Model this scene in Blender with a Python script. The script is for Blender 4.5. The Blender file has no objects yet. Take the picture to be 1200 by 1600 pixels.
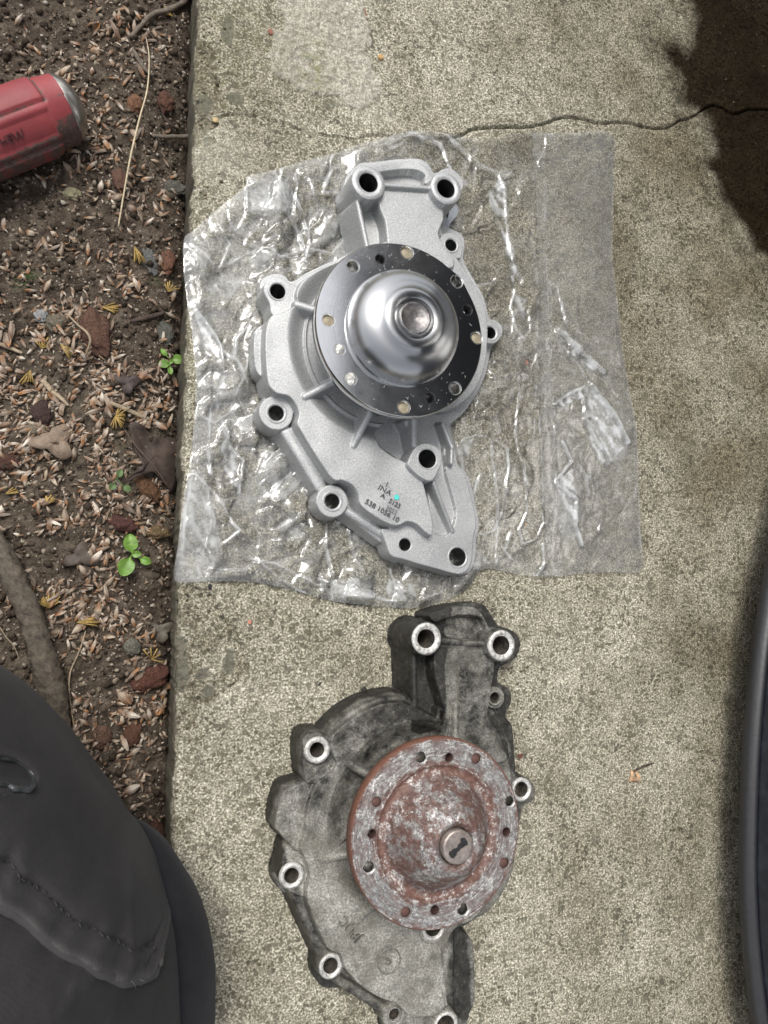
import bpy, bmesh, math, random
import numpy as np
from mathutils import Vector, Matrix
from mathutils.geometry import delaunay_2d_cdt
random.seed(7); rng = np.random.RandomState(7)
C = bpy.context.scene.collection
sc = bpy.context.scene

# ------------------------------------------------------------------ camera, sky, sun, exposure
F = 1155.0; NAD = (170.0, 920.0); CAMH = 0.428
_d = np.array([NAD[0]-600, 800-NAD[1], -F]); _d /= np.linalg.norm(_d); _up = -_d
def _ray(px, py): return np.array([px-600.0, 800.0-py, -F])
def _hit(px, py, z):
    r = _ray(px, py); return r*((CAMH-z)/(r @ _d))
_e = _hit(310, 0, 0)-_hit(265, 1400, 0); _ey = _e/np.linalg.norm(_e); _ex = np.cross(_ey, _up); _ex /= np.linalg.norm(_ex)
B = np.array([_ex, _ey, _up])                 # camera space -> world space
_c0 = B @ _hit(287, 700, 0)                   # the pavement edge is the line x = 0
CAMP = np.array([-_c0[0], -_c0[1], CAMH])
def W(px, py, z=0.0):
    p = B @ _hit(px, py, z) + np.array([CAMP[0], CAMP[1], CAMH]); return np.array([p[0], p[1], z])
def WS(pts, z=0.0): return np.array([W(a, b, z)[:2] for a, b in pts])
def rad(px, py, z, r): return np.linalg.norm(W(px, py+r, z)-W(px, py-r, z))/2
cd = bpy.data.cameras.new('camera'); cam = bpy.data.objects.new('camera', cd); C.objects.link(cam)
cd.sensor_fit = 'VERTICAL'; cd.sensor_height = 24; cd.lens = F/1600*24; cd.clip_start = 0.01; cd.clip_end = 50
M = Matrix([list(B[i])+[CAMP[i]] for i in range(3)]+[[0, 0, 0, 1]]); cam.matrix_world = M
sc.camera = cam
cd.dof.use_dof = False

SUN_DIR = Vector((-0.30, 0.50, 1.0)).normalized()
world = bpy.data.worlds.new('World'); sc.world = world; world.use_nodes = True
nt = world.node_tree; nt.nodes.clear()
sky = nt.nodes.new('ShaderNodeTexSky'); sky.sky_type = 'NISHITA'; sky.sun_disc = False
sky.sun_elevation = math.asin(SUN_DIR.z); sky.sun_rotation = math.atan2(SUN_DIR.x, SUN_DIR.y)
sky.dust_density = 3.0; sky.air_density = 1.0
hs = nt.nodes.new('ShaderNodeHueSaturation'); hs.inputs['Saturation'].default_value = 0.22
bg = nt.nodes.new('ShaderNodeBackground'); bg.inputs['Strength'].default_value = 0.15
wo = nt.nodes.new('ShaderNodeOutputWorld')
nt.links.new(sky.outputs[0], hs.inputs['Color']); nt.links.new(hs.outputs[0], bg.inputs['Color']); nt.links.new(bg.outputs[0], wo.inputs[0])
sl = bpy.data.lights.new('sun', 'SUN'); sl.energy = 1.5; sl.angle = math.radians(22); sl.color = (1.0, 0.96, 0.9)
so = bpy.data.objects.new('sun', sl); C.objects.link(so); so.rotation_euler = SUN_DIR.to_track_quat('Z', 'Y').to_euler(); so.location = (0, 0, 3)
sc.view_settings.view_transform = 'Standard'; sc.view_settings.look = 'None'; sc.view_settings.gamma = 1
sc.view_settings.use_curve_mapping = False; sc.view_settings.exposure = 0.58
sc.cycles.max_bounces = 8; sc.cycles.transparent_max_bounces = 16

# ------------------------------------------------------------------ helpers
def tag(o, label=None, cat=None, group=None, kind=None):
    if label: o['label'] = label
    if cat: o['category'] = cat
    if group: o['group'] = group
    if kind: o['kind'] = kind
    return o
def link(name, me, mat, parent=None):
    o = bpy.data.objects.new(name, me); C.objects.link(o)
    if mat is not None and not me.materials: me.materials.append(mat)
    if parent is not None:
        o.parent = parent; o.matrix_parent_inverse = parent.matrix_world.inverted() if False else Matrix.Translation(-Vector(parent.location))
    return o
def mesh(name, V, Fc, smooth=True):
    me = bpy.data.meshes.new(name); me.from_pydata([tuple(map(float, v)) for v in V], [], [tuple(map(int, f)) for f in Fc])
    if smooth: me.polygons.foreach_set('use_smooth', [True]*len(me.polygons))
    me.update(); return me
def fastmesh(name, V, Q, smooth=True):
    """V (n,3) float, Q (m,4) int quads"""
    me = bpy.data.meshes.new(name); n = len(V); m = len(Q)
    me.vertices.add(n); me.vertices.foreach_set('co', np.asarray(V, np.float32).ravel())
    me.loops.add(m*4); me.loops.foreach_set('vertex_index', np.asarray(Q, np.int32).ravel())
    me.polygons.add(m); me.polygons.foreach_set('loop_start', np.arange(0, m*4, 4, dtype=np.int32))
    me.polygons.foreach_set('loop_total', np.full(m, 4, np.int32))
    me.update(calc_edges=True); me.polygons.foreach_set('use_smooth', np.full(m, smooth)); me.update()
    return me
def attr(me, name, vals):
    a = me.attributes.new(name, 'FLOAT', 'POINT'); a.data.foreach_set('value', np.asarray(vals, np.float32))
def empty(name, loc):
    o = bpy.data.objects.new(name, None); C.objects.link(o); o.location = loc; o.empty_display_size = 0.01; return o

_tabs = {}
def noise(x, y, f, seed=0):
    if seed not in _tabs:
        r = np.random.RandomState(1000+seed); a = r.rand(256, 256)*2*np.pi; _tabs[seed] = (np.cos(a), np.sin(a))
    gx, gy = _tabs[seed]; x = x*f; y = y*f
    xi = np.floor(x).astype(int); yi = np.floor(y).astype(int); xf = x-xi; yf = y-yi
    u = xf*xf*xf*(xf*(xf*6-15)+10); v = yf*yf*yf*(yf*(yf*6-15)+10)
    def g(i, j):
        a = (xi+i) & 255; b = (yi+j) & 255; return gx[a, b]*(xf-i)+gy[a, b]*(yf-j)
    return ((g(0, 0)*(1-u)+g(1, 0)*u)*(1-v)+(g(0, 1)*(1-u)+g(1, 1)*u)*v)*1.5
def fbm(x, y, f, o=4, seed=0, g=0.5):
    s = 0; a = 1
    for i in range(o): s = s+a*noise(x, y, f*2**i, seed+i); a *= g
    return s
def sstep(t): t = np.clip(t, 0, 1); return t*t*(3-2*t)
def catmull(P, n=4, closed=True):
    P = np.asarray(P, float); N = len(P); out = []
    rngi = range(N) if closed else range(N-1)
    for i in rngi:
        if closed: p0, p1, p2, p3 = P[i-1], P[i], P[(i+1) % N], P[(i+2) % N]
        else: p0, p1, p2, p3 = P[max(i-1, 0)], P[i], P[i+1], P[min(i+2, N-1)]
        for k in range(n):
            t = k/n; out.append(0.5*((2*p1)+(-p0+p2)*t+(2*p0-5*p1+4*p2-p3)*t*t+(-p0+3*p1-3*p2+p3)*t**3))
    if not closed: out.append(P[-1])
    return np.array(out)
def seg_dist(X, Y, P, closed=False):
    """distance to a polyline"""
    D = np.full(X.shape, 1e9); n = len(P)
    for i in range(n if closed else n-1):
        a = P[i]; b = P[(i+1) % n]; ab = b-a; L = ab@ab+1e-18
        t = np.clip(((X-a[0])*ab[0]+(Y-a[1])*ab[1])/L, 0, 1)
        D = np.minimum(D, (X-a[0]-t*ab[0])**2+(Y-a[1]-t*ab[1])**2)
    return np.sqrt(D)
def sdf(X, Y, P):
    D = seg_dist(X, Y, P, True); ins = np.zeros(X.shape, bool); n = len(P)
    for i in range(n):
        a = P[i]; b = P[(i+1) % n]
        c = ((a[1] > Y) != (b[1] > Y))
        with np.errstate(divide='ignore', invalid='ignore'):
            xx = (b[0]-a[0])*(Y-a[1])/(b[1]-a[1]+1e-18)+a[0]
        ins ^= c & (X < xx)
    return np.where(ins, -D, D)
def smax(a, b, k):
    h = np.maximum(k-np.abs(a-b), 0)/k; return np.maximum(a, b)+h*h*k/4
def grid_quads(nx, ny):
    i = np.arange(nx*ny).reshape(ny, nx)
    return np.stack([i[:-1, :-1], i[:-1, 1:], i[1:, 1:], i[1:, :-1]], -1).reshape(-1, 4)
def lathe(name, prof, seg=64, cap=False, mats=None):
    """prof: list of (r, z)"""
    V = []; Fc = []
    for r, z in prof:
        for k in range(seg): a = 2*math.pi*k/seg; V.append((r*math.cos(a), r*math.sin(a), z))
    for i in range(len(prof)-1):
        for k in range(seg):
            k2 = (k+1) % seg; Fc.append((i*seg+k, i*seg+k2, (i+1)*seg+k2, (i+1)*seg+k))
    if cap: Fc.append(tuple((len(prof)-1)*seg+k for k in range(seg)))
    me = mesh(name, V, Fc)
    if cap: me.polygons[len(me.polygons)-1].use_smooth = False
    return me

# ------------------------------------------------------------------ node helper
class N:
    def __init__(s, name):
        s.m = bpy.data.materials.new(name); s.m.use_nodes = True; s.t = s.m.node_tree; s.b = s.t.nodes['Principled BSDF']; s.out = s.t.nodes['Material Output']
    def n(s, typ, **kw):
        x = s.t.nodes.new('ShaderNode'+typ)
        for k, v in kw.items():
            if k.startswith('i_'):
                key = k[2:]; key = int(key) if key.isdigit() else key.replace('_', ' '); s.set(x, key, v)
            else: setattr(x, k, v)
        return x
    def set(s, x, key, v):
        if isinstance(v, bpy.types.NodeSocket): s.t.links.new(v, x.inputs[key])
        else: x.inputs[key].default_value = v
    def P(s, **kw):
        for k, v in kw.items(): s.set(s.b, k.replace('_', ' '), v)
        return s
    def obj(s): return s.n('TexCoord').outputs['Object']
    def map(s, v, sc_):
        m = s.n('Mapping'); s.set(m, 'Vector', v); m.inputs['Scale'].default_value = sc_ if hasattr(sc_, '__len__') else (sc_,)*3; return m.outputs[0]
    def noise(s, v, scale, detail=4, rough=0.5, dist=0.0, col=False):
        x = s.n('TexNoise'); s.set(x, 'Vector', v); x.inputs['Scale'].default_value = scale; x.inputs['Detail'].default_value = detail
        x.inputs['Roughness'].default_value = rough; x.inputs['Distortion'].default_value = dist; return x.outputs['Color' if col else 'Fac']
    def vor(s, v, scale, feature='F1', out='Distance', rnd=1.0):
        x = s.n('TexVoronoi', feature=feature); s.set(x, 'Vector', v); x.inputs['Scale'].default_value = scale; x.inputs['Randomness'].default_value = rnd; return x.outputs[out]
    def ramp(s, f, stops, interp='LINEAR'):
        r = s.n('ValToRGB'); r.color_ramp.interpolation = interp; s.set(r, 'Fac', f); e = r.color_ramp.elements
        while len(e) < len(stops): e.new(0.5)
        for q, (p, c) in zip(e, stops): q.position = p; q.color = (c, c, c, 1) if not hasattr(c, '__len__') else (*c, 1)
        return r.outputs['Color']
    def mix(s, f, a, b, blend='MIX'):
        x = s.n('Mix', data_type='RGBA', blend_type=blend); s.set(x, 0, f)
        for i, v in ((6, a), (7, b)):
            if not isinstance(v, bpy.types.NodeSocket): v = (*v, 1) if len(v) == 3 else v
            s.set(x, i, v)
        return x.outputs[2]
    def math(s, op, a, b=0.0, clamp=False):
        x = s.n('Math', operation=op, use_clamp=clamp); s.set(x, 0, a); s.set(x, 1, b); return x.outputs[0]
    def attr(s, name): return s.n('Attribute', attribute_name=name).outputs['Fac']
    def bump(s, h, dist, strength=1.0, normal=None):
        x = s.n('Bump'); s.set(x, 'Height', h); x.inputs['Distance'].default_value = dist; x.inputs['Strength'].default_value = strength
        if normal is not None: s.set(x, 'Normal', normal)
        return x.outputs[0]

# ---- materials
def mat_concrete():
    k = N('weathered_concrete'); v = k.obj()
    wv = k.n('VectorMath', operation='ADD'); k.set(wv, 0, v)
    nz = k.n('VectorMath', operation='SCALE'); k.set(nz, 0, k.noise(v, 420, 2, col=True)); nz.inputs['Scale'].default_value = 0.0022
    k.set(wv, 1, nz.outputs[0]); w = wv.outputs[0]
    big = k.noise(v, 9, 4, 0.6)
    # cream mortar with grey sand and darker aggregate showing through
    fine = k.noise(v, 820, 3, 0.75)
    mortar = k.ramp(fine, [(0.33, (0.085, 0.075, 0.055)), (0.46, (0.24, 0.222, 0.175)), (0.55, (0.45, 0.43, 0.365)), (0.66, (0.84, 0.81, 0.73))])
    ag = k.vor(w, 430); agc = k.vor(w, 430, out='Color')
    sep = k.n('SeparateColor'); k.set(sep, 0, agc)
    thr = k.math('MULTIPLY', sep.outputs[0], 0.80)
    am = k.ramp(k.math('SUBTRACT', thr, ag), [(0.0, 0.0), (0.14, 1.0)])
    pres = k.math('GREATER_THAN', sep.outputs[1], 0.28)
    am = k.math('MULTIPLY', am, pres)
    am = k.math('MULTIPLY', am, k.ramp(k.noise(v, 26, 3), [(0.30, 0.5), (0.6, 0.95)]))
    agcol = k.mix(sep.outputs[2], (0.085, 0.08, 0.06), (0.22, 0.205, 0.165))
    col = k.mix(am, mortar, agcol)
    ag2 = k.vor(w, 95); ag2c = k.vor(w, 95, out='Color'); s2 = k.n('SeparateColor'); k.set(s2, 0, ag2c)
    m2 = k.math('MULTIPLY', k.math('LESS_THAN', ag2, k.math('MULTIPLY', s2.outputs[0], 0.40)), k.math('GREATER_THAN', s2.outputs[1], 0.80))
    col = k.mix(k.math('MULTIPLY', m2, 0.55), col, (0.13, 0.125, 0.10))
    # broad tone variation
    col = k.mix(1.0, col, k.ramp(big, [(0.30, (0.82, 0.81, 0.78)), (0.5, (1.0, 0.99, 0.95)), (0.70, (1.12, 1.11, 1.08))]), 'MULTIPLY')
    smp = k.ramp(k.noise(v, 60, 3, 0.6), [(0.35, (0.78, 0.78, 0.74)), (0.6, (1.05, 1.05, 1.03))]); col = k.mix(1.0, col, smp, 'MULTIPLY')
    grime = k.attr('grime'); col = k.mix(grime, col, k.mix(1.0, col, (0.42, 0.385, 0.32), 'MULTIPLY'))  # dirt and painted-in shade towards the car darken the concrete
    pale = k.attr('pale'); col = k.mix(k.math('MULTIPLY', pale, 0.38), col, k.ramp(k.noise(v, 260, 4, 0.7), [(0.3, (0.28, 0.27, 0.22)), (0.6, (0.62, 0.60, 0.53))]))
    col = k.mix(k.math('MULTIPLY', k.attr('stone'), .85), col, k.mix(k.noise(v, 500, 4, .7), (0.075, 0.073, 0.055), (0.17, 0.165, 0.13)))
    moss = k.math('MULTIPLY', k.attr('moss'), k.ramp(k.noise(v, 150, 4, 0.7), [(0.42, 0.0), (0.62, 1.0)]))
    col = k.mix(k.math('MULTIPLY', moss, 0.75), col, (0.14, 0.15, 0.05))
    wet = k.attr('wet'); wet_shade_col = k.mix(1.0, col, (0.075, 0.058, 0.040), 'MULTIPLY')  # wet darkening, with shade from the car painted into the same colour
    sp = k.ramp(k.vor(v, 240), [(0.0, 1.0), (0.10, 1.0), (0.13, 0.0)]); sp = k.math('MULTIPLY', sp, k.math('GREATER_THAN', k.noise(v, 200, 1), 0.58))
    wet_shade_col = k.mix(k.math('MULTIPLY', sp, 0.35), wet_shade_col, (0.35, 0.32, 0.25))
    col = k.mix(wet, col, wet_shade_col)
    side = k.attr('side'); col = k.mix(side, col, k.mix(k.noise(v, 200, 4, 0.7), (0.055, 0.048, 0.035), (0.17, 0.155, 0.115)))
    rough = k.mix(wet, (0.9,)*3, (0.55,)*3)
    h = k.math('ADD', k.math('MULTIPLY', fine, 1.1), k.math('MULTIPLY', am, -0.45)); h = k.math('ADD', h, k.math('MULTIPLY', k.noise(v, 1900, 2), 0.4))
    k.P(Base_Color=col, Roughness=rough, Normal=k.bump(h, 0.0007, 0.9)); k.set(k.b, 'Specular IOR Level', k.mix(wet, (0.22,)*3, (0.03,)*3))
    return k.m
def mat_soil():
    k = N('dark_soil'); v = k.obj()
    a = k.noise(v, 130, 6, 0.7); col = k.ramp(a, [(0.30, (0.034, 0.026, 0.019)), (0.5, (0.105, 0.080, 0.060)), (0.68, (0.21, 0.17, 0.13)), (0.8, (0.30, 0.25, 0.20))])
    dry = k.ramp(k.noise(v, 9, 3), [(0.45, 0.0), (0.62, 1.0)]); col = k.mix(k.math('MULTIPLY', dry, 0.75), col, k.ramp(a, [(0.3, (0.05, 0.04, 0.028)), (0.7, (0.19, 0.155, 0.115))]))
    sp = k.vor(v, 620); s = k.n('SeparateColor'); k.set(s, 0, k.vor(v, 620, out='Color'))
    m = k.math('MULTIPLY', k.math('LESS_THAN', sp, 0.28), k.math('GREATER_THAN', s.outputs[0], 0.88)); col = k.mix(m, col, (0.5, 0.46, 0.40))
    k.P(Base_Color=col, Roughness=0.95, Normal=k.bump(k.noise(v, 420, 5, 0.7), 0.0035, 1.0)); k.b.inputs['Specular IOR Level'].default_value = 0.2
    return k.m
def mat_crumb():
    k = N('soil_crumb'); v = k.obj(); c = k.attr('tone')
    col = k.ramp(c, [(0.0, (0.034, 0.026, 0.019)), (0.5, (0.10, 0.077, 0.057)), (0.80, (0.20, 0.16, 0.12)), (0.94, (0.30, 0.26, 0.20)), (0.97, (0.36, 0.32, 0.27))])
    k.P(Base_Color=col, Roughness=0.95, Normal=k.bump(k.noise(v, 900, 3), 0.001)); k.b.inputs['Specular IOR Level'].default_value = 0.15; return k.m
def mat_cast_new():
    k = N('shot_blasted_aluminium'); v = k.obj()
    sp = k.noise(v, 1500, 3, 0.85); col = k.ramp(sp, [(0.35, (0.28, 0.285, 0.285)), (0.5, (0.40, 0.405, 0.405)), (0.68, (0.62, 0.625, 0.625))])
    col = k.mix(1.0, col, k.ramp(k.noise(v, 24, 3), [(0.35, (0.9,)*3), (0.65, (1.02,)*3)]), 'MULTIPLY')
    k.P(Base_Color=col, Metallic=0.55, Roughness=0.48, Normal=k.bump(sp, 0.00018, 0.8)); return k.m
def mat_cast_old():
    k = N('grimy_old_aluminium'); v = k.obj()
    n1 = k.noise(v, 45, 6, 0.7); n2 = k.noise(v, 900, 3, 0.75)
    clean = k.ramp(n2, [(0.3, (0.15, 0.145, 0.125)), (0.50, (0.32, 0.31, 0.275)), (0.68, (0.62, 0.61, 0.555))])
    clean = k.mix(k.ramp(n1, [(0.40, 0.0), (0.62, 0.8)]), clean, k.mix(n2, (0.07, 0.065, 0.05), (0.20, 0.19, 0.155)))
    dirt = k.ramp(k.noise(v, 240, 5, 0.75), [(0.35, (0.012, 0.012, 0.011)), (0.6, (0.045, 0.043, 0.037)), (0.78, (0.26, 0.24, 0.20))])
    g = k.attr('grime'); g2 = k.math('ADD', g, k.math('MULTIPLY', k.math('SUBTRACT', k.noise(v, 85, 5, 0.75), 0.5), 1.1))
    gm = k.ramp(g2, [(0.22, 0.0), (0.58, 1.0)])
    col = k.mix(gm, clean, dirt)
    k.P(Base_Color=col, Metallic=0.35, Roughness=k.math('SUBTRACT', 0.62, k.math('MULTIPLY', gm, 0.12)), Normal=k.bump(k.math('ADD', n2, k.math('MULTIPLY', k.noise(v, 240, 4, .7), 1.2)), 0.0004, 0.8)); return k.m
def mat_ring():
    k = N('worn_bright_boss_face'); v = k.obj(); n2 = k.noise(v, 500, 4, 0.75)
    col = k.ramp(n2, [(0.32, (0.16, 0.155, 0.14)), (0.48, (0.5, 0.49, 0.46)), (0.7, (0.80, 0.79, 0.76))])
    k.P(Base_Color=col, Metallic=0.4, Roughness=0.5, Normal=k.bump(n2, 0.0003)); return k.m
def mat_bore():
    k = N('dark_bore'); v = k.obj(); n2 = k.noise(v, 300, 4, 0.7)
    k.P(Base_Color=k.ramp(n2, [(0.35, (0.03, 0.03, 0.03)), (0.7, (0.22, 0.19, 0.15))]), Metallic=0.3, Roughness=0.6); return k.m
def mat_turned(rough=0.075, name='turned_steel', base=0.66, an=0.85, rot=0.0):
    k = N(name); tg = k.n('Tangent', direction_type='RADIAL', axis='Z'); v = k.obj()
    x = k.n('SeparateXYZ'); k.set(x, 0, v)
    r = k.math('SQRT', k.math('ADD', k.math('MULTIPLY', x.outputs[0], x.outputs[0]), k.math('MULTIPLY', x.outputs[1], x.outputs[1])))
    cb = k.n('CombineXYZ'); k.set(cb, 0, r); k.set(cb, 2, k.math('MULTIPLY', x.outputs[2], 0.6))
    gr = k.noise(cb.outputs[0], 5200, 2, 0.7)
    sm = k.noise(v, 60, 5, 0.7)
    col = k.ramp(gr, [(0.3, (base*0.86,)*3), (0.7, (base*1.08, base*1.09, base*1.11))])
    rr = k.math('ADD', k.math('MULTIPLY', k.ramp(sm, [(0.35, 0.0), (0.7, 1.0)]), 0.05), rough)
    k.P(Base_Color=col, Metallic=1.0, Roughness=rr, Anisotropic=an, Tangent=tg.outputs[0]); k.b.inputs['Anisotropic Rotation'].default_value = rot
    k.P(Normal=k.bump(gr, 0.00002, 0.25)); return k.m
def mat_rust():
    k = N('rusty_scuffed_steel'); v = k.obj(); x = k.n('SeparateXYZ'); k.set(x, 0, v)
    r = k.math('SQRT', k.math('ADD', k.math('MULTIPLY', x.outputs[0], x.outputs[0]), k.math('MULTIPLY', x.outputs[1], x.outputs[1])))
    n1 = k.noise(v, 90, 6, 0.78, 0.4); n2 = k.noise(v, 420, 5, 0.8); n3 = k.noise(v, 120, 5, 0.8)
    rust = k.ramp(n2, [(0.3, (0.042, 0.022, 0.018)), (0.5, (0.115, 0.062, 0.050)), (0.68, (0.24, 0.155, 0.132))])
    grey = k.ramp(n2, [(0.3, (0.15, 0.145, 0.145)), (0.55, (0.36, 0.36, 0.35)), (0.75, (0.62, 0.62, 0.59))])
    ang = k.math('ARCTAN2', x.outputs[1], x.outputs[0]); cb = k.n('CombineXYZ'); k.set(cb, 0, k.math('MULTIPLY', r, 700)); k.set(cb, 1, k.math('MULTIPLY', ang, 5.0)); scf = k.noise(cb.outputs[0], 1.0, 4, .75); outer = k.math('GREATER_THAN', r, .0352)
    n3 = k.math('ADD', n3, k.math('MULTIPLY', k.math('MULTIPLY', k.math('SUBTRACT', scf, .5), 1.1), outer))
    steel = k.ramp(k.math('ADD', n3, k.math('MULTIPLY', k.math('SUBTRACT', n1, 0.5), 0.8)), [(0.44, 0.0), (0.60, 1.0)])
    band = k.ramp(k.math('MULTIPLY', r, 10), [(0.0, 0.42), (0.15, 0.46), (0.24, 0.34), (0.30, 0.24), (0.325, 0.02), (0.36, 0.22), (0.39, 0.74), (0.46, 0.84), (0.485, 0.55), (0.50, 0.1)])
    s = k.math('ADD', steel, k.math('SUBTRACT', k.math('MULTIPLY', band, 1.25), 0.62), clamp=True)
    col = k.mix(s, rust, grey)
    orange = k.math('MULTIPLY', k.ramp(k.math('MULTIPLY', r, 10), [(0.30, 0.0), (0.32, 1.0), (0.345, 1.0), (0.37, 0.0)]), k.ramp(n1, [(0.35, 0.2), (0.6, 0.8)]))
    col = k.mix(k.math('MULTIPLY', orange, .4), col, (0.24, 0.105, 0.07))
    fl = k.math('MULTIPLY', k.ramp(n3, [(0.53, 0.0), (0.60, 1.0)]), k.ramp(k.noise(v, 700, 3, 0.8), [(0.48, 0.0), (0.56, 1.0)]))
    col = k.mix(k.math('MULTIPLY', fl, 0.85), col, (0.80, 0.76, 0.72))
    rim = k.ramp(k.math('MULTIPLY', r, 10), [(0.490, 0.0), (0.497, 1.0)]); col = k.mix(k.math('MULTIPLY', rim, 0.9), col, k.mix(n2, (0.08, 0.03, 0.02), (0.26, 0.11, 0.065)))
    met = k.math('MULTIPLY', s, 0.75)
    k.P(Base_Color=col, Metallic=k.math('MAXIMUM', met, k.math('MULTIPLY', fl, 0.5)), Roughness=k.math('SUBTRACT', 0.60, k.math('MULTIPLY', s, 0.28)), Normal=k.bump(k.math('ADD', n2, n3), 0.0005, 1.0)); return k.m
def plain(name, col, rough=0.6, metal=0.0, var=0.25, scale=300, bumpd=0.0002, spec=0.5):
    k = N(name); v = k.obj(); n = k.noise(v, scale, 4, 0.7)
    lo = tuple(c*(1-var) for c in col); hi = tuple(min(1, c*(1+var)) for c in col)
    k.P(Base_Color=k.ramp(n, [(0.3, lo), (0.7, hi)]), Roughness=rough, Metallic=metal, Normal=k.bump(n, bumpd)); k.b.inputs['Specular IOR Level'].default_value = spec; return k.m
def mat_husk():
    k = N('dry_bud_scale'); v = k.n('TexCoord').outputs['Object']; rnd = k.n('ObjectInfo').outputs['Random']; tone = k.attr('tone')
    x = k.n('SeparateXYZ'); k.set(x, 0, v); along = k.attr('along')
    t = k.math('FRACT', k.math('ADD', rnd, tone))
    tip = k.ramp(t, [(0.0, (0.52, 0.45, 0.36)), (0.3, (0.26, 0.19, 0.14)), (0.5, (0.46, 0.38, 0.29)), (0.7, (0.16, 0.115, 0.085)), (0.85, (0.68, 0.61, 0.52)), (1.0, (0.16, 0.10, 0.07))])
    base = k.ramp(k.math('FRACT', k.math('MULTIPLY', t, 7.3)), [(0.0, (0.28, 0.15, 0.075)), (0.3, (0.15, 0.095, 0.065)), (0.55, (0.30, 0.21, 0.14)), (0.8, (0.36, 0.17, 0.065)), (1.0, (0.16, 0.11, 0.08))])
    st = k.noise(k.map(v, (300, 2600, 300)), 1.0, 3, 0.6)
    col = k.mix(k.ramp(along, [(0.25, 0.0), (0.65, 1.0)]), base, tip); col = k.mix(1.0, col, k.ramp(st, [(0.3, (0.5, 0.48, 0.46)), (0.7, (1.15,)*3)]), 'MULTIPLY')
    k.P(Base_Color=col, Roughness=0.7, Normal=k.bump(st, 0.0002)); return k.m
def mat_film():
    k = N('clear_polythene'); v = k.obj()
    tr = k.n('BsdfTransparent'); tr.inputs[0].default_value = (0.99, 0.992, 0.992, 1)
    df = k.n('BsdfDiffuse'); df.inputs[0].default_value = (0.92, 0.94, 0.95, 1)
    tl = k.n('BsdfTranslucent'); tl.inputs[0].default_value = (0.9, 0.92, 0.93, 1)
    gl = k.n('BsdfGlossy'); gl.inputs[0].default_value = (1, 1, 1, 1); gl.inputs['Roughness'].default_value = 0.13
    bmp = k.bump(k.noise(v, 90, 2, 0.5, 0.6), 0.0009, 0.25); k.set(gl, 'Normal', bmp)
    lw = k.n('Fresnel'); lw.inputs['IOR'].default_value = 1.55; k.set(lw, 'Normal', bmp)
    milk_glint = k.math('MULTIPLY', k.ramp(k.noise(v, 90, 4, 0.7), [(0.3, 0.45), (0.6, 1.0)]), k.attr('milk_glint'))  # film haze and painted sky glints share this white mix
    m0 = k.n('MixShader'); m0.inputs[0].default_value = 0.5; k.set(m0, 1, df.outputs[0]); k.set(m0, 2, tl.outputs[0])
    m1 = k.n('MixShader'); k.set(m1, 0, milk_glint); k.set(m1, 1, tr.outputs[0]); k.set(m1, 2, m0.outputs[0])
    m2 = k.n('MixShader'); k.set(m2, 0, k.math('MULTIPLY', lw.outputs[0], 1.25, clamp=True)); k.set(m2, 1, m1.outputs[0]); k.set(m2, 2, gl.outputs[0])
    k.t.links.new(m2.outputs[0], k.out.inputs[0]); return k.m
def mat_cloth(name='black_work_cloth', c=(0.022, 0.021, 0.0215)):
    k = N(name); v = k.obj(); wv = k.n('TexWave', bands_direction='DIAGONAL'); k.set(wv, 'Vector', v); wv.inputs['Scale'].default_value = 520; wv.inputs['Distortion'].default_value = 0.6
    n = k.noise(v, 22, 5, 0.65); fade = k.ramp(n, [(0.35, tuple(x*0.8 for x in c)), (0.7, tuple(x*1.5 for x in c))]); fd = k.attr('fade')
    col = k.mix(fd, fade, (0.075, 0.072, 0.072)); lint = k.math('MULTIPLY', k.ramp(k.vor(v, 160), [(0.0, 1.0), (0.05, 0.0)]), k.math('GREATER_THAN', k.noise(v, 90, 1), 0.62)); col = k.mix(k.math('MULTIPLY', lint, 0.35), col, (0.35, 0.35, 0.35))
    h = k.math('ADD', k.math('MULTIPLY', wv.outputs['Fac'], 0.25), k.noise(v, 900, 3))
    k.P(Base_Color=col, Roughness=0.9, Normal=k.bump(h, 0.0003, 0.7)); k.b.inputs['Specular IOR Level'].default_value = 0.15
    k.b.inputs['Sheen Weight'].default_value = 0.05; k.b.inputs['Sheen Roughness'].default_value = 0.5; return k.m
MC = mat_concrete(); MSOIL = mat_soil(); MCR = mat_crumb(); MNEW = mat_cast_new(); MOLD = mat_cast_old(); MRING = mat_ring(); MBORE = mat_bore()
MTURN = mat_turned(); MDOME = mat_turned(0.22, 'satin_turned_steel', 0.44, 0.85, 0.25); MRUST = mat_rust(); MHUSK = mat_husk(); MFILM = mat_film(); MCLOTH = mat_cloth()
MSILV = plain('bright_thread', (0.72, 0.71, 0.68), 0.25, 1.0, 0.15, 900); MTAN = plain('tan_plug', (0.27, 0.235, 0.165), 0.6, 0.3)
MINK = plain('dark_ink', (0.06, 0.065, 0.07), 0.6, 0, 0.5, 900); MTEAL = plain('teal_paint', (0.08, 0.55, 0.50), 0.4, 0, 0.1)
MBLACKPEN = plain('black_marker', (0.015, 0.015, 0.016), 0.5, 0, 0.5, 400)

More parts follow.
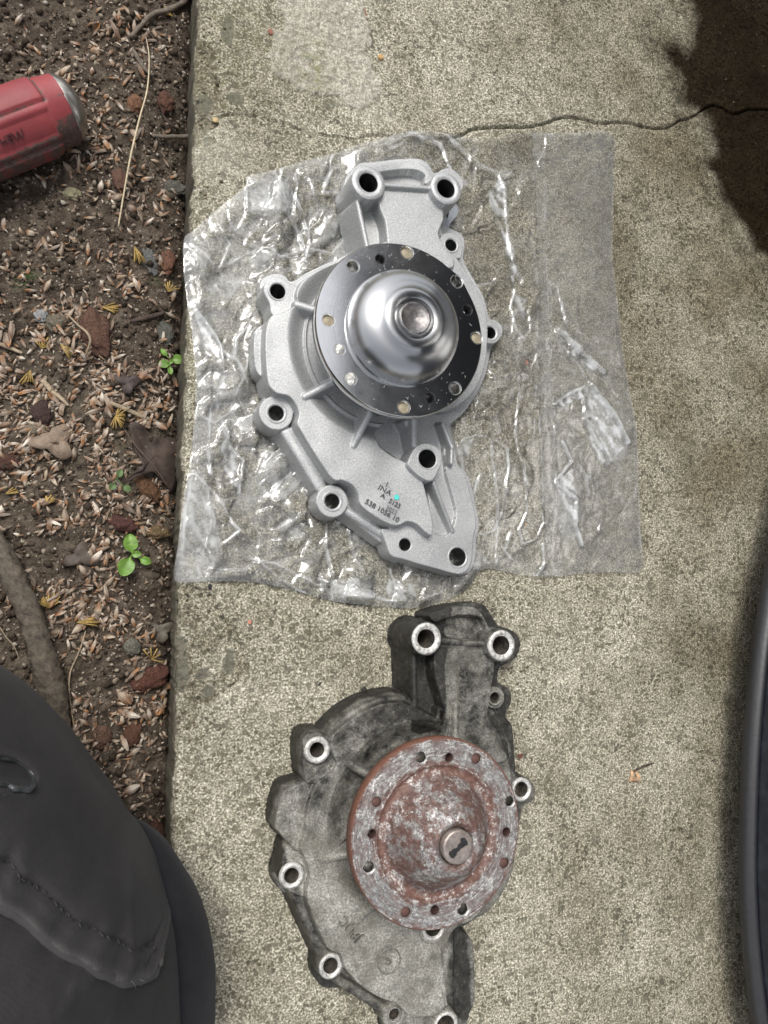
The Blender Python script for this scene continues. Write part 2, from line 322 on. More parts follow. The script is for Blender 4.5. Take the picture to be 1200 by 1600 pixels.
# ------------------------------------------------------------------ pavement slab
def axis(lo, hi, step, far_lo, far_hi):
    core = np.arange(lo, hi+step/2, step)
    def out(d):
        r = []; s = step; p = 0
        while p < d: s *= 1.35; p += s; r.append(p)
        return np.array(r)
    a = out(lo-far_lo)[::-1]; b = out(far_hi-hi); return np.concatenate([lo-a if len(a) else [], core, hi+b if len(b) else []])
cor = [W(a, b, 0) for a, b in ((0, 0), (1200, 0), (0, 1600), (1200, 1600))]
ymin = min(c[1] for c in cor)-0.02; ymax = max(c[1] for c in cor)+0.02; xmaxv = max(c[0] for c in cor)+0.02
CRACK = [(332, 190), (352, 181), (380, 180), (402, 183), (430, 191), (452, 196), (470, 203), (500, 211), (530, 213), (552, 218), (580, 212), (620, 214), (660, 218), (700, 216), (722, 211), (734, 204), (760, 200), (792, 198), (820, 199), (838, 196), (860, 190), (878, 184), (902, 184), (922, 190), (945, 193), (962, 191), (985, 193), (1004, 199), (1030, 201), (1045, 199), (1062, 189), (1085, 182), (1100, 170), (1114, 165), (1130, 170), (1148, 178), (1170, 172), (1200, 172), (1260, 180)]
def slab():
    st = 0.00085
    ys = axis(ymin, ymax, st, ymin-1.2, ymax+1.2); xs = axis(0.0, xmaxv, st, 0.0, xmaxv+1.2); xs = xs[xs >= 0]
    # side wall columns at the edge
    X, Y = np.meshgrid(xs, ys); Z = np.zeros_like(X)
    edge = 0.0016*fbm(ys*1.0, ys*0+3.3, 45, 5, 11)+0.0006*fbm(ys, ys*0+1.3, 300, 3, 21)
    Z += 0.00035*fbm(X, Y, 90, 4, 31)+0.00028*fbm(X, Y, 520, 2, 41)
    cr = catmull(WS(CRACK), 3, False); cr = cr+0.0006*np.stack([noise(cr[:, 0], cr[:, 1], 300, 3), noise(cr[:, 0], cr[:, 1], 300, 4)], 1)
    sel = (Y > cr[:, 1].min()-0.02) & (Y < cr[:, 1].max()+0.02)
    d = np.full(X.shape, 1.0); d[sel] = seg_dist(X[sel], Y[sel], cr)
    wdt = 0.00035+0.0003*sstep((X-W(600, 200)[0])/0.06)
    Z -= 0.0045*np.exp(-(d/wdt)**2)*(0.55+0.45*sstep((X-W(560, 200)[0])/0.05))
    for pts, dd, ww in (([(326, 924), (345, 948), (366, 985), (378, 1012), (386, 1040)], .0016, .0005), ([(388, 1046), (376, 1062), (350, 1085), (322, 1100), (304, 1122), (288, 1146)], .0024, .0006), ([(300, 940), (310, 985), (300, 1020), (306, 1060)], .0010, .0005), ([(420, 95), (450, 128), (490, 150), (520, 152), (560, 168)], .0012, .0005), ([(576, 50), (572, 82), (594, 120)], .0010, .0005), ([(298, 1100), (306, 1130), (300, 1160)], .0012, .0005)):
        q2 = catmull(WS(pts), 5, False); sb = (X > q2[:, 0].min()-.008) & (X < q2[:, 0].max()+.008) & (Y > q2[:, 1].min()-.008) & (Y < q2[:, 1].max()+.008)
        dq = seg_dist(X[sb]+.0010*fbm(X[sb], Y[sb], 220, 3, 141), Y[sb]+.0010*fbm(X[sb], Y[sb], 220, 3, 145), q2); Z[sb] -= dd*np.exp(-(dq/ww)**2)*np.clip(.7+noise(X[sb], Y[sb], 90, 149), .1, 1)
    # slabs either side of the crack sit at slightly different heights
    yc = np.interp(X, cr[:, 0], cr[:, 1]); Z += 0.0004*sstep((Y-yc)/0.0008)*np.exp(-np.maximum(Y-yc, 0)/0.02)
    def patch(pts, dz, w, rough=0.0):
        P = catmull(WS(pts), 4); m = (X > P[:, 0].min()-.02) & (X < P[:, 0].max()+.02) & (Y > P[:, 1].min()-.02) & (Y < P[:, 1].max()+.02)
        s = np.full(X.shape, 1.0); s[m] = sdf(X[m], Y[m], P)+0.0030*fbm(X[m], Y[m], 110, 5, 51); k = 1-sstep(s/w+0.5)
        Z[...] += k*(dz+rough*fbm(X, Y, 240, 3, 61)); return k
    p1 = patch([(430, 60), (445, 35), (436, -20), (552, -20), (578, 50), (572, 82), (594, 120), (592, 155), (560, 168), (520, 150), (488, 150), (450, 128), (420, 95)], 0.0011, 0.002, 0.0007)
    p2 = patch([(270, 915), (325, 925), (346, 950), (368, 990), (378, 1012), (388, 1045), (376, 1062), (350, 1085), (322, 1100), (302, 1122), (286, 1148), (262, 1150)], -0.0030, 0.0010, 0.0008)
    p3 = patch([(305, 70), (335, 75), (345, 150), (360, 165), (330, 180), (300, 170)], -0.0006, 0.002, 0.0003)
    p4 = patch([(280, 195), (330, 185), (352, 182), (345, 196), (320, 208), (306, 226), (280, 230)], -0.0016, 0.0018, 0.0004)
    for px, py, a, b in ((359, 1034, 8, 18), (318, 1053, 10, 7), (326, 1080, 8, 7), (285, 1050, 12, 26), (283, 1010, 10, 14), (370, 155, 15, 12), (320, 160, 16, 18), (356, 50, 12, 30)):
        c = W(px, py); ra = a*0.00038; rb = b*0.00038; q = ((X-c[0])/ra)**2+((Y-c[1])/rb)**2; Z += -0.0004*np.exp(-q)
    pit = noise(X, Y, 260, 77); Z -= 0.0006*sstep((pit-0.45)/0.25)
    # rounded, chipped left arris
    ch = np.clip(0.004+0.003*fbm(Y, Y*0, 40, 3, 71), 0.0015, 0.01); Z -= 0.0016*np.clip(1-X/ch, 0, 1)**2
    X = X+np.where(X < 0.012, edge[:, None]*(1-X/0.012), 0)
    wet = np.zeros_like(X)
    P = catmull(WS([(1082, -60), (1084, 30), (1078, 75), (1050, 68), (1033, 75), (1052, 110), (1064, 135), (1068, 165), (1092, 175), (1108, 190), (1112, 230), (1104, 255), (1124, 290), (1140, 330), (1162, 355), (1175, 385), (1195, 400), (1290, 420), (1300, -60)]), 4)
    m = X > W(980, 100)[0]; sd_ = sdf(X[m], Y[m], P)+0.005*fbm(X[m], Y[m], 50, 5, 81); wet[m] = np.maximum(1-sstep(sd_/0.020+0.45), .55*(1-sstep((sd_+.012*fbm(X[m], Y[m], 30, 3, 85))/0.035))*np.clip(.7+fbm(X[m], Y[m], 120, 3, 87), 0, 1))  # damp area whose near black also paints in the car's shade
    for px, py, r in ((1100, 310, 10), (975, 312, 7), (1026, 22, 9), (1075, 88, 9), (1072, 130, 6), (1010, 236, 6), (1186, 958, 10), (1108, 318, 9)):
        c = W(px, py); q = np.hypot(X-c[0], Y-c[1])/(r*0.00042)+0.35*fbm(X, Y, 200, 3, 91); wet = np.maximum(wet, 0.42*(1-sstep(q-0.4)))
    grime = np.clip(0.60*sstep((X-0.17)/0.22)+0.40*fbm(X, Y, 14, 4, 101)+0.20*sstep((Y-W(600, 900)[1])/0.05)-0.05, 0, 1)  # random dirt, plus the car's shade on the right painted into the tone
    grime = np.maximum(grime, 0.75*p3+0.0); grime = np.maximum(grime, 0.85*p4); grime = np.maximum(grime, 0.50*p2*np.clip(.7+.8*fbm(X, Y, 60, 3, 121), 0, 1.2))
    stonem = np.zeros_like(X)
    for px, py, a, b in ((359, 1034, 9, 19), (318, 1053, 11, 8), (326, 1080, 9, 8), (284, 1050, 11, 24), (283, 1010, 9, 14), (370, 155, 14, 11), (320, 162, 14, 16), (356, 50, 10, 26)):
        c = W(px, py); q = ((X-c[0])/(a*0.0004))**2+((Y-c[1])/(b*0.0004))**2+.5*fbm(X, Y, 130, 3, 131); stonem = np.maximum(stonem, 1-sstep((q-0.8)/0.25))
    c = W(490, 105); moss = np.exp(-(((X-c[0])/0.010)**2+((Y-c[1])/0.022)**2))
    moss = np.maximum(moss, 0.35*np.clip(1-X/0.02, 0, 1)*sstep((Y-W(300, 700)[1])/0.05))
    moss = np.maximum(moss, 0.4*np.exp(-(((X-W(370, 60)[0])/0.04)**2+((Y-W(370, 60)[1])/0.05)**2)))
    pale = np.clip(p1*0.9+0.6*np.exp(-(((X-W(330, 240)[0])/0.03)**2+((Y-W(330, 240)[1])/0.02)**2))+0.5*np.exp(-(((X-W(580, 170)[0])/0.02)**2+((Y-W(580, 170)[1])/0.01)**2)), 0, 1)
    # side wall: columns going down at x=edge
    nz = 14; ny = len(ys); zz = -0.0016-np.linspace(0.0012, 0.13, nz)
    XS = edge[:, None]*1.0+np.linspace(0, 0, nz)[None, :]-0.0006+0.0007*fbm(np.repeat(ys[:, None], nz, 1), np.repeat(zz[None, :], ny, 0), 160, 4, 111)
    XS = XS[:, ::-1]; ZS = np.repeat(zz[None, ::-1], ny, 0); YS = np.repeat(ys[:, None], nz, 1)
    X2 = np.hstack([XS, X]); Y2 = np.hstack([YS, Y]); Z2 = np.hstack([ZS, Z]); pad = lambda a, v=0.0: np.hstack([np.full((ny, nz), v), a])
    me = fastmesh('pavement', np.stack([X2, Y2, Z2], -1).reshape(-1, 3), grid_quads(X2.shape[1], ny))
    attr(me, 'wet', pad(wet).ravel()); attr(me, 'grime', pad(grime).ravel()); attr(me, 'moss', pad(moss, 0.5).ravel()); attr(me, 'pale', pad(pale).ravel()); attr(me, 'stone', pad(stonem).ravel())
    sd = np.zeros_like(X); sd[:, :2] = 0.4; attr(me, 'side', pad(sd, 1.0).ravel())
    o = link('pavement', me, MC); tag(o, 'cracked, weathered grey concrete slab with speckled aggregate and a dark wet stain with painted shade', None, None, 'structure')
slab()

# ------------------------------------------------------------------ soil bed
SZ = -0.036
def soil_h(x, y):
    x = np.asarray(x, float); y = np.asarray(y, float)
    h = SZ+0.004*fbm(x, y, 18, 3, 201)+0.0016*fbm(x, y, 120, 3, 211)
    h = h-0.010*np.exp(-np.maximum(-x, 0)/0.006); h = h+0.006*np.exp(-((x+0.045)/0.03)**2)
    return h
def soil():
    st = 0.0011; lo = W(-30, 0, SZ)[0]-0.02
    xs = axis(lo, -0.0, st, lo-0.6, -0.0); xs = xs[xs <= 0.0005]; ys = axis(ymin-0.02, ymax+0.02, st, ymin-1.0, ymax+1.0)
    X, Y = np.meshgrid(xs, ys); Z = soil_h(X, Y)+0.0008*fbm(X, Y, 420, 2, 221)
    me = fastmesh('soil', np.stack([X, Y, Z], -1).reshape(-1, 3), grid_quads(len(xs), len(ys)))
    tag(link('soil', me, MSOIL), 'bare dark crumbly soil beside the pavement', None, None, 'structure')
soil()
def soil_px(px, py):
    z = SZ
    for _ in range(4): p = W(px, py, z); z = float(soil_h(p[0], p[1]))
    return p[0], p[1], z

ICO_V = None
def ico():
    bm = bmesh.new(); bmesh.ops.create_icosphere(bm, subdivisions=1, radius=1.0)
    V = np.array([v.co[:] for v in bm.verts]); Fc = [[v.index for v in f.verts] for f in bm.faces]; bm.free(); return V, np.array(Fc)
IV, IF = ico()
def scatter_mesh(name, items, mat, tones=None):
    """items: (verts, faces) lists merged; tones per item"""
    V = []; Fc = []; T = []; A = []; o = 0
    for i, it in enumerate(items):
        v, f = it[0], it[1]; V.append(v); Fc.append(np.asarray(f)+o); o += len(v); T += [tones[i]]*len(v); A.append(it[2] if len(it) > 2 else np.zeros(len(v)))
    V = np.vstack(V); me = mesh(name, V, [list(f) for F_ in Fc for f in F_]); attr(me, 'tone', T); attr(me, 'along', np.concatenate(A))
    me.materials.append(mat); return me
def crumbs():
    it = []; tn = []
    x0 = W(-30, 0, SZ)[0]-0.01
    for i in range(14000):
        x = x0+(0-x0)*random.random()-0.001; y = ymin+(ymax-ymin)*random.random(); s = 0.0004+0.0013*random.random()**2.6
        if random.random() < 0.02: s = 0.0025
        z = float(soil_h(x, y)); R = np.array(Matrix.Rotation(random.random()*6, 3, Vector((random.random()-.5, random.random()-.5, random.random()-.5)).normalized()))
        v = IV*(1+0.35*rng.rand(len(IV), 1))*s*np.array([1, 0.8, 0.65]); it.append((v@R.T+[x, y, z+s*0.4], IF)); t = random.random(); tn.append(t if random.random() > 0.03 or s > .0011 else 0.98)
        if s > 0.0019: tn[-1] = 0.3*random.random()
    o = link('soil_crumbs', scatter_mesh('soil_crumbs', it, MCR, tn), None); tag(o, 'small dark soil crumbs and pale grit strewn over the bed', 'soil', None, 'stuff')
crumbs()
def grit():
    it = []; tn = []
    for i in range(900):
        if i < 420: x = abs(random.gauss(0, .010))+.001; y = ymin+(ymax-ymin)*random.random(); s = 0.0003+0.0009*random.random()**3
        else: x = random.uniform(.005, .40); y = ymin+(ymax-ymin)*random.random(); s = 0.00022+0.0005*random.random()**4
        v = IV*(1+0.35*rng.rand(len(IV), 1))*s*np.array([1, 0.8, 0.6]); it.append((v+[x, y, s*0.35], IF)); tn.append(.45+.5*random.random())
    o = link('grit', scatter_mesh('grit', it, MCR, tn), None); tag(o, 'loose grit and crumbs of earth sprinkled on the slab, thickest along its edge', 'grit', None, 'stuff')
grit()

# ------------------------------------------------------------------ bud scales (husks)
def husk_mesh(L, wd, cup, seed=0):
    r = random.Random(seed); V = []; Fc = []; A = []; n = 7; m = 4; bend = r.uniform(-.35, .35)
    for i in range(n+1):
        t = i/n; w = wd*(math.sin(math.pi*min(1, t*0.92+0.04))**0.75)*(1-0.25*t)
        for j in range(m+1):
            s = j/m*2-1; x = (t-0.5)*L; y = s*w*0.5; z = cup*wd*(s*s)*-0.9+0.22*L*math.sin(t*math.pi)*0.5+bend*L*(t-0.5)**2
            V.append((x, y, z)); A.append(t)
    for i in range(n):
        for j in range(m):
            a = i*(m+1)+j; Fc.append((a, a+1, a+m+2, a+m+1))
    return np.array(V), np.array(Fc), np.array(A)
HUSKS = []
for i, (L, w_, c_) in enumerate([(0.0075, 0.0022, .4), (0.006, 0.0022, .5), (0.0085, 0.0022, .35), (0.0055, 0.0026, .55), (0.007, 0.0017, .3), (0.009, 0.0028, .45)]): HUSKS.append(husk_mesh(L, w_*1.28, c_, i))
def density(px, py):
    x, y = px, py
    d = 0.25+0.9*math.exp(-((y-640)/190)**2)+0.55*math.exp(-(((x-170)/90)**2+((y-150)/130)**2))+0.75*math.exp(-(((x-165)/60)**2+((y-1080)/110)**2))+0.3*math.exp(-(((x-130)/120)**2+((y-850)/90)**2))
    n = float(fbm(np.array(x/100.), np.array(y/100.), 1.1, 3, 301)); d *= 0.75+1.2*n
    if y < 110 and x < 120: d *= 0.25
    if 280 < y < 450 and x < 170: d *= 0.45
    if x > 268: d *= 0.3
    if x < 120 and 700 < y < 900: d *= 0.55
    return d
def husks():
    meshes = []
    for i, (V, Fq, A) in enumerate(HUSKS):
        me = mesh('bud_scale', V, Fq); attr(me, 'along', A); attr(me, 'tone', np.zeros(len(V))); me.materials.append(MHUSK); meshes.append(me)
    cnt = 0; extra = []; tones = []; tries = 0
    while tries < 60000 and (cnt < 290 or len(extra) < 2300):
        tries += 1; px = random.uniform(-15, 292); py = random.uniform(-15, 1330)
        if py > 1060 and px < (py-1060)*0.9: continue
        if random.random() > density(px, py): continue
        x, y, z = soil_px(px, py)
        if x > -0.002: continue
        yaw = random.gauss(1.2, 0.9) if random.random() < .6 else random.uniform(0, 6.28); tilt = random.gauss(0, 0.28); roll = random.gauss(0, 0.45)
        if random.random() < .2: roll += math.pi
        big = cnt < 290 and random.random() < 0.32; s = random.uniform(0.85, 1.35) if big else (random.uniform(0.3, 0.7) if random.random() < .6 else random.uniform(.6, 1.0))
        R = Matrix.Rotation(yaw, 3, 'Z') @ Matrix.Rotation(tilt, 3, 'Y') @ Matrix.Rotation(roll, 3, 'X'); zz = z+0.0012+random.random()*0.0012
        if big:
            o = bpy.data.objects.new('bud_scale', random.choice(meshes)); C.objects.link(o); o.matrix_world = Matrix.Translation((x, y, zz+.0004)) @ R.to_4x4() @ Matrix.Diagonal((s, s*random.uniform(.75, 1.35), s, 1))
            tag(o, 'dry brown and cream bud scale lying on the dark soil', 'bud scale', 'fallen bud scales scattered on the soil'); cnt += 1
        elif len(extra) < 2300:
            V, Fq, A = random.choice(HUSKS); extra.append((V*s@np.array(R).T+[x, y, zz-.0006], Fq, A)); tones.append(random.random())
    o = link('bud_scale_litter', scatter_mesh('bud_scale_litter', extra, MHUSK, tones), None); tag(o, 'litter of small broken bud scales covering the soil', 'leaf litter', None, 'stuff')
husks()

# ------------------------------------------------------------------ stones
def stone(px, py, a, b, rot, col, name, label, cat, h=0.6, seed=0, rough=0.35, metalscale=500):
    x, y, z = soil_px(px, py); s = 0.00041; bm = bmesh.new(); bmesh.ops.create_icosphere(bm, subdivisions=4, radius=1.0)
    for v in bm.verts:
        p = np.array(v.co[:]); n = float(fbm(np.array(p[0]*1.3+seed), np.array(p[1]*1.3+p[2]), 1.2, 4, 401)); v.co *= 1+rough*n*0.6
        if rough > .3: v.co *= 1+0.06*float(noise(np.array(p[0]*6+seed), np.array(p[1]*6+p[2]*4), 1.5, 405))
        v.co.x *= a*s; v.co.y *= b*s; v.co.z *= min(a, b)*s*h
    me = bpy.data.meshes.new(name); bm.to_mesh(me); bm.free(); me.polygons.foreach_set('use_smooth', [True]*len(me.polygons))
    o = link(name, me, plain(name+'_surface', col, 0.9, 0, 0.6, metalscale*1.6, 0.0012, 0.2)); o.location = (x, y, z+min(a, b)*s*h*0.22); o.rotation_euler.z = math.radians(rot); tag(o, label, cat)
RB = (0.095, 0.048, 0.034)
for a in [
    (210, 165, 12, 15, 0, (0.16, 0.085, 0.05), 'clay_granule', 'tan brown clay granule touched by the long pale straw', 'stone', .7, 1),
    (259, 162, 13, 17, 0, RB, 'clay_granule', 'reddish clay granule near the slab edge above the grey twig', 'stone', .7, 2),
    (187, 281, 11, 18, 8, (0.12, 0.068, 0.05), 'clay_granule', 'dusty red clay granule left of the lower part of the long pale straw', 'stone', .6, 3),
    (262, 409, 11, 20, 0, (0.14, 0.072, 0.048), 'clay_granule', 'upright oval rust brown granule beside the left fold of the plastic bag', 'stone', .7, 4),
    (150, 520, 20, 34, 20, (0.10, 0.055, 0.04), 'brown_stone', 'largest rounded brown stone with a bent straw across it', 'stone', .55, 5),
    (191, 819, 22, 12, -12, (0.075, 0.035, 0.03), 'dark_red_stone', 'smooth dark red oval stone just above the large green seedling', 'stone', .7, 6),
    (231, 765, 12, 25, 40, (0.10, 0.055, 0.03), 'clay_granule', 'long rough brown granule below the dead brown leaf', 'stone', .7, 7),
    (246, 832, 18, 10, 0, (0.12, 0.085, 0.045), 'clay_granule', 'ochre brown oval granule right of the dark red stone', 'stone', .7, 8),
    (236, 1060, 26, 16, 25, (0.085, 0.038, 0.028), 'clay_granule', 'large crumbly red granule close to the slab low down beside spalled concrete', 'stone', .7, 9),
    (240, 1300, 14, 20, 20, (0.075, 0.037, 0.028), 'clay_granule', 'red granule wedged between the black trousers and the slab', 'stone', .6, 10),
    (66, 646, 14, 18, 10, (0.055, 0.035, 0.03), 'dark_stone', 'dark brown stone above the tan oval pebble', 'stone', .5, 11),
    (14, 722, 16, 12, 20, (0.075, 0.04, 0.03), 'clay_granule', 'reddish clay granule at the left edge of the picture', 'stone', .6, 12),
    (158, 1151, 14, 16, 0, (0.11, 0.065, 0.045), 'brown_stone', 'round brown stone half covered by bud scales near the trousers', 'stone', .5, 13),
    (207, 1148, 12, 17, -10, (0.09, 0.045, 0.03), 'brown_stone', 'dark brown stone right of the round one near the trousers', 'stone', .5, 14),
    (272, 294, 20, 11, 0, (0.10, 0.095, 0.08), 'grey_stone', 'flat dark grey stone against the slab edge above the bag corner', 'stone', .5, 15),
    (234, 407, 12, 22, 15, (0.12, 0.12, 0.115), 'slate_chip', 'grey slate chip left of the upright rust brown granule', 'stone', .3, 16),
    (89, 505, 14, 13, 0, (0.14, 0.12, 0.09), 'grey_stone', 'tan grey angular stone left of the bent straw', 'stone', .6, 17),
    (65, 494, 10, 10, 0, (0.25, 0.25, 0.25), 'grey_stone', 'small pale bluish grey stone left of the tan angular one', 'stone', .6, 18),
    (257, 523, 13, 20, 0, (0.10, 0.10, 0.085), 'grey_stone', 'mossy grey stone just above the small four leaved seedling', 'stone', .4, 19),
    (53, 672, 17, 9, 0, (0.17, 0.14, 0.10), 'grey_stone', 'tan oval pebble left of the crumpled pale leaf', 'stone', .6, 20),
    (207, 1011, 12, 12, 0, (0.13, 0.125, 0.10), 'grey_stone', 'round grey pebble above the yellow stamens beside the slab', 'stone', .6, 21),
    (58, 852, 12, 9, -40, (0.09, 0.07, 0.055), 'brown_stone', 'small smooth brown stone just above the thick root', 'stone', .6, 22),
    (114, 304, 13, 9, -10, (0.24, 0.22, 0.14), 'pebble', 'pale olive oval pebble below the red screwdriver handle', 'stone', .6, 23),
    (34, 126, 9, 8, 0, (0.14, 0.11, 0.085), 'clay_lump', 'tan lump of earth against the top of the red handle', 'stone', .7, 24)]:
    stone(*a)

# ------------------------------------------------------------------ tubes: straws, twigs, root
def tube(name, pts, radii, mat, seg=8, flat=1.0, lump=0.0, sub=5):
    P = catmull(np.array(pts), sub, False); Rr = np.interp(np.linspace(0, 1, len(P)), np.linspace(0, 1, len(radii)), radii)
    V = []; Fc = []; n = len(P)
    for i in range(n):
        t = P[min(i+1, n-1)]-P[max(i-1, 0)]; t /= np.linalg.norm(t)+1e-12; u = np.cross(t, [0, 0, 1.]); u /= np.linalg.norm(u)+1e-12; w = np.cross(u, t)
        for k in range(seg):
            a = 2*math.pi*k/seg; r = Rr[i]*(1+lump*float(noise(np.array(i*0.6), np.array(k*1.3), 0.9, 501))); V.append(P[i]+u*math.cos(a)*r+w*math.sin(a)*r*flat)
    for i in range(n-1):
        for k in range(seg): Fc.append((i*seg+k, i*seg+(k+1) % seg, (i+1)*seg+(k+1) % seg, (i+1)*seg+k))
    Fc.append(tuple(range(seg))[::-1]); Fc.append(tuple((n-1)*seg+k for k in range(seg)))
    me = mesh(name, V, Fc); me.materials.append(mat); return me
def ground_path(pts, lift): 
    out = []
    for p in pts:
        l = p[2] if len(p) > 2 else lift
        x, y, z = soil_px(p[0], p[1]); q = W(p[0], p[1], z+l); out.append(q)
    return out
MSTRAW = plain('pale_straw', (0.50, 0.42, 0.28), 0.6, 0, 0.2, 300); MTWIG = plain('grey_twig', (0.13, 0.105, 0.08), 0.85, 0, 0.5, 500, .0005); MDSTICK = plain('dark_twig', (0.05, 0.032, 0.024), 0.8, 0, .5, 400, .0005)
MROOT = plain('root_bark', (0.085, 0.068, 0.05), 0.8, 0, 0.6, 260, 0.0012); MOLDSTRAW = plain('weathered_straw', (0.30, 0.235, 0.16), 0.7, 0, 0.4, 500, .0004)
for nm, pts, rr, m, lab, cat, fl, lp in [
    ('straw', [(228, 58, .004), (233, 90, .006), (230, 140, .008), (218, 185, .008), (205, 240, .007), (194, 300, .005), (185, 354, .003)], [.0002, .0005, .0006, .0005], MSTRAW, 'long thin pale straw curving over the soil right of the red handle', 'straw', 1, 0),
    ('bent_straw', [(104, 490, .003), (122, 508, .004), (136, 520, .010), (141, 532, .010), (138, 545, .006), (134, 556, .003)], [.0004, .0007, .0007, .0005], MOLDSTRAW, 'bent brown straw lying over the largest rounded brown stone', 'straw', 1, .2),
    ('straw_piece', [(66, 594), (82, 612), (95, 622), (107, 634)], [.0015, .0014, .0012, .0008], MOLDSTRAW, 'short thick piece of weathered straw among bud scales below the bent one', 'straw', .5, .3),
    ('straw_piece', [(153, 620), (175, 630), (205, 643), (234, 656)], [.0006, .0012, .0013, .0012], MOLDSTRAW, 'flat straw pointing at the slab below the small four leaved seedling', 'straw', .5, .2),
    ('straw_piece', [(-8, 535), (14, 543), (35, 552)], [.0012, .0012, .0008], MOLDSTRAW, 'pale straw stub entering from the left edge of the picture', 'straw', .5, .2),
    ('twig', [(238, 212, .003), (258, 214, .004), (280, 214, .005), (297, 213, .007)], [.0010, .0013, .0014, .0014], MTWIG, 'straight grey twig meeting the slab edge at right angles', 'twig', 1, .3),
    ('twig', [(208, 78), (216, 92), (226, 108), (240, 118)], [.0009, .0014, .0014, .0008], MTWIG, 'short grey twig crossed by the top of the long pale straw', 'twig', 1, .3),
    ('root', [(205, 58), (222, 38), (240, 22), (262, 16), (288, 2), (298, -15)], [.0011, .0015, .0018, .0018], MTWIG, 'knobbly thin root reaching to the top of the picture by the slab', 'root', 1, .4),
    ('twig', [(252, 165), (256, 182), (268, 196), (284, 204)], [.0006, .0008, .0008, .0005], MDSTICK, 'thin dark twig hanging below the reddish clay granule', 'twig', 1, .3),
    ('twig', [(205, 502), (225, 498), (240, 494), (256, 489)], [.0010, .0016, .0016, .0010], MDSTICK, 'dark brown stick above the small four leaved seedling', 'twig', 1, .3),
    ('rootlet', [(134, 985), (125, 1015), (110, 1050), (108, 1080), (112, 1110), (116, 1140)], [.0004, .0005, .0005, .0003], MOLDSTRAW, 'fine curly rootlet running down right of the thick root', 'root', 1, .2),
    ('rootlet', [(0, 980), (10, 996), (22, 1010), (30, 1030)], [.0002, .0003, .0003, .0002], MOLDSTRAW, 'hair thin rootlet left of the thick root', 'root', 1, .2),
    ('rootlet', [(52, 1045), (52, 1062), (60, 1074), (72, 1082)], [.0003, .0005, .0005, .0003], MOLDSTRAW, 'fine pale rootlet looped against the thick root', 'root', 1, .2)]:
    tag(link(nm, tube(nm, ground_path(pts, .0022), rr, m, 7, fl, lp), None), lab, cat)
rt = tube('root', ground_path([(-14, 832, .006), (6, 870, .008), (22, 905, .010), (38, 940, .010), (52, 975, .010), (62, 1010, .010), (72, 1045, .010), (82, 1080, .009), (88, 1120, .008), (95, 1170, .006)], .009), [.0045, .0058, .0066, .0060, .0064, .0066, .0072, .0075, .0065, .006], MROOT, 22, .85, .28, 6)
tag(link('tree_root', rt, None), 'thick grey brown root or branch disappearing under the black trousers', 'root')

# ------------------------------------------------------------------ tufts, seedlings, leaves
MTUFT = plain('yellow_stamen', (0.34, 0.23, 0.07), 0.7, 0, 0.4, 300)
def tuft(px, py, ang, n, L, spread, label):
    x, y, z = soil_px(px, py); V = []; Fc = []
    r = random.Random(px*7+py)
    for i in range(n):
        a = math.radians(ang)+(i/(n-1)-.5)*spread+r.uniform(-.1, .1); l = L*r.uniform(.7, 1.1); w = 0.00035; el = r.uniform(.1, .5); o = len(V); ca, sa = math.cos(a), math.sin(a)
        for t in (0, .5, 1):
            c = np.array([ca*l*t, sa*l*t, .0012+l*math.sin(el)*t*(1-.5*t)]); ww = w*(1 if t < 1 else 1.6); V += [c+[-sa*ww, ca*ww, 0], c+[sa*ww, -ca*ww, 0], c+[0, 0, ww*.9]]
        for q in (0, 3):
            for k in range(3): Fc.append((o+q+k, o+q+(k+1) % 3, o+q+3+(k+1) % 3, o+q+3+k))
        Fc.append((o, o+2, o+1)); Fc.append((o+6, o+7, o+8))
    o = link('stamen_tuft', mesh('stamen_tuft', V, Fc), MTUFT); o.location = (x, y, z+.001); tag(o, label, 'flower remains')
for a in [(210, 388, -70, 12, .011, .7, 'broad ochre stamen tuft on the soil left of the upright rust granule'), (160, 482, 0, 12, .009, .8, 'golden stamen tuft above the flat straw and dark stick'), (66, 546, 80, 7, .007, 2.0, 'spiky yellow stamen tuft with splayed points left of the brown stone'),
          (95, 540, -40, 8, .010, .7, 'orange brown stamen tuft beside the spiky yellow one'), (262, 458, 70, 6, .007, 1.6, 'small orange stamen tuft next to the slab left of the bag'), (180, 652, -20, 14, .007, 3.0, 'fuzzy ochre stamen ball below the flat straw'),
          (48, 580, -100, 7, .009, .8, 'yellow stamen tuft pointing down near the left edge'), (78, 950, 95, 14, .008, 2.2, 'bright yellow stamen fan right of the thick root'), (72, 790, 60, 8, .006, 1.2, 'dull yellow stamen tuft above the green seedling, far left'),
          (120, 972, 0, 12, .011, .5, 'long pale stamen brush below the yellow fan'), (236, 1030, 60, 5, .008, 2.4, 'three pronged yellow green stamen near the slab'), (270, 30, 160, 6, .007, .8, 'pale yellow stamen tuft beside the slab at the top'), (10, 772, 20, 6, .006, .7, 'small yellow stamen tuft at the far left')]: tuft(*a)
MGREEN = plain('seedling_leaf', (0.12, 0.23, 0.035), 0.45, 0, 0.35, 260, .0004); MDGREEN = plain('dull_seedling_leaf', (0.07, 0.12, 0.035), 0.6, 0, 0.3, 260, .0004)
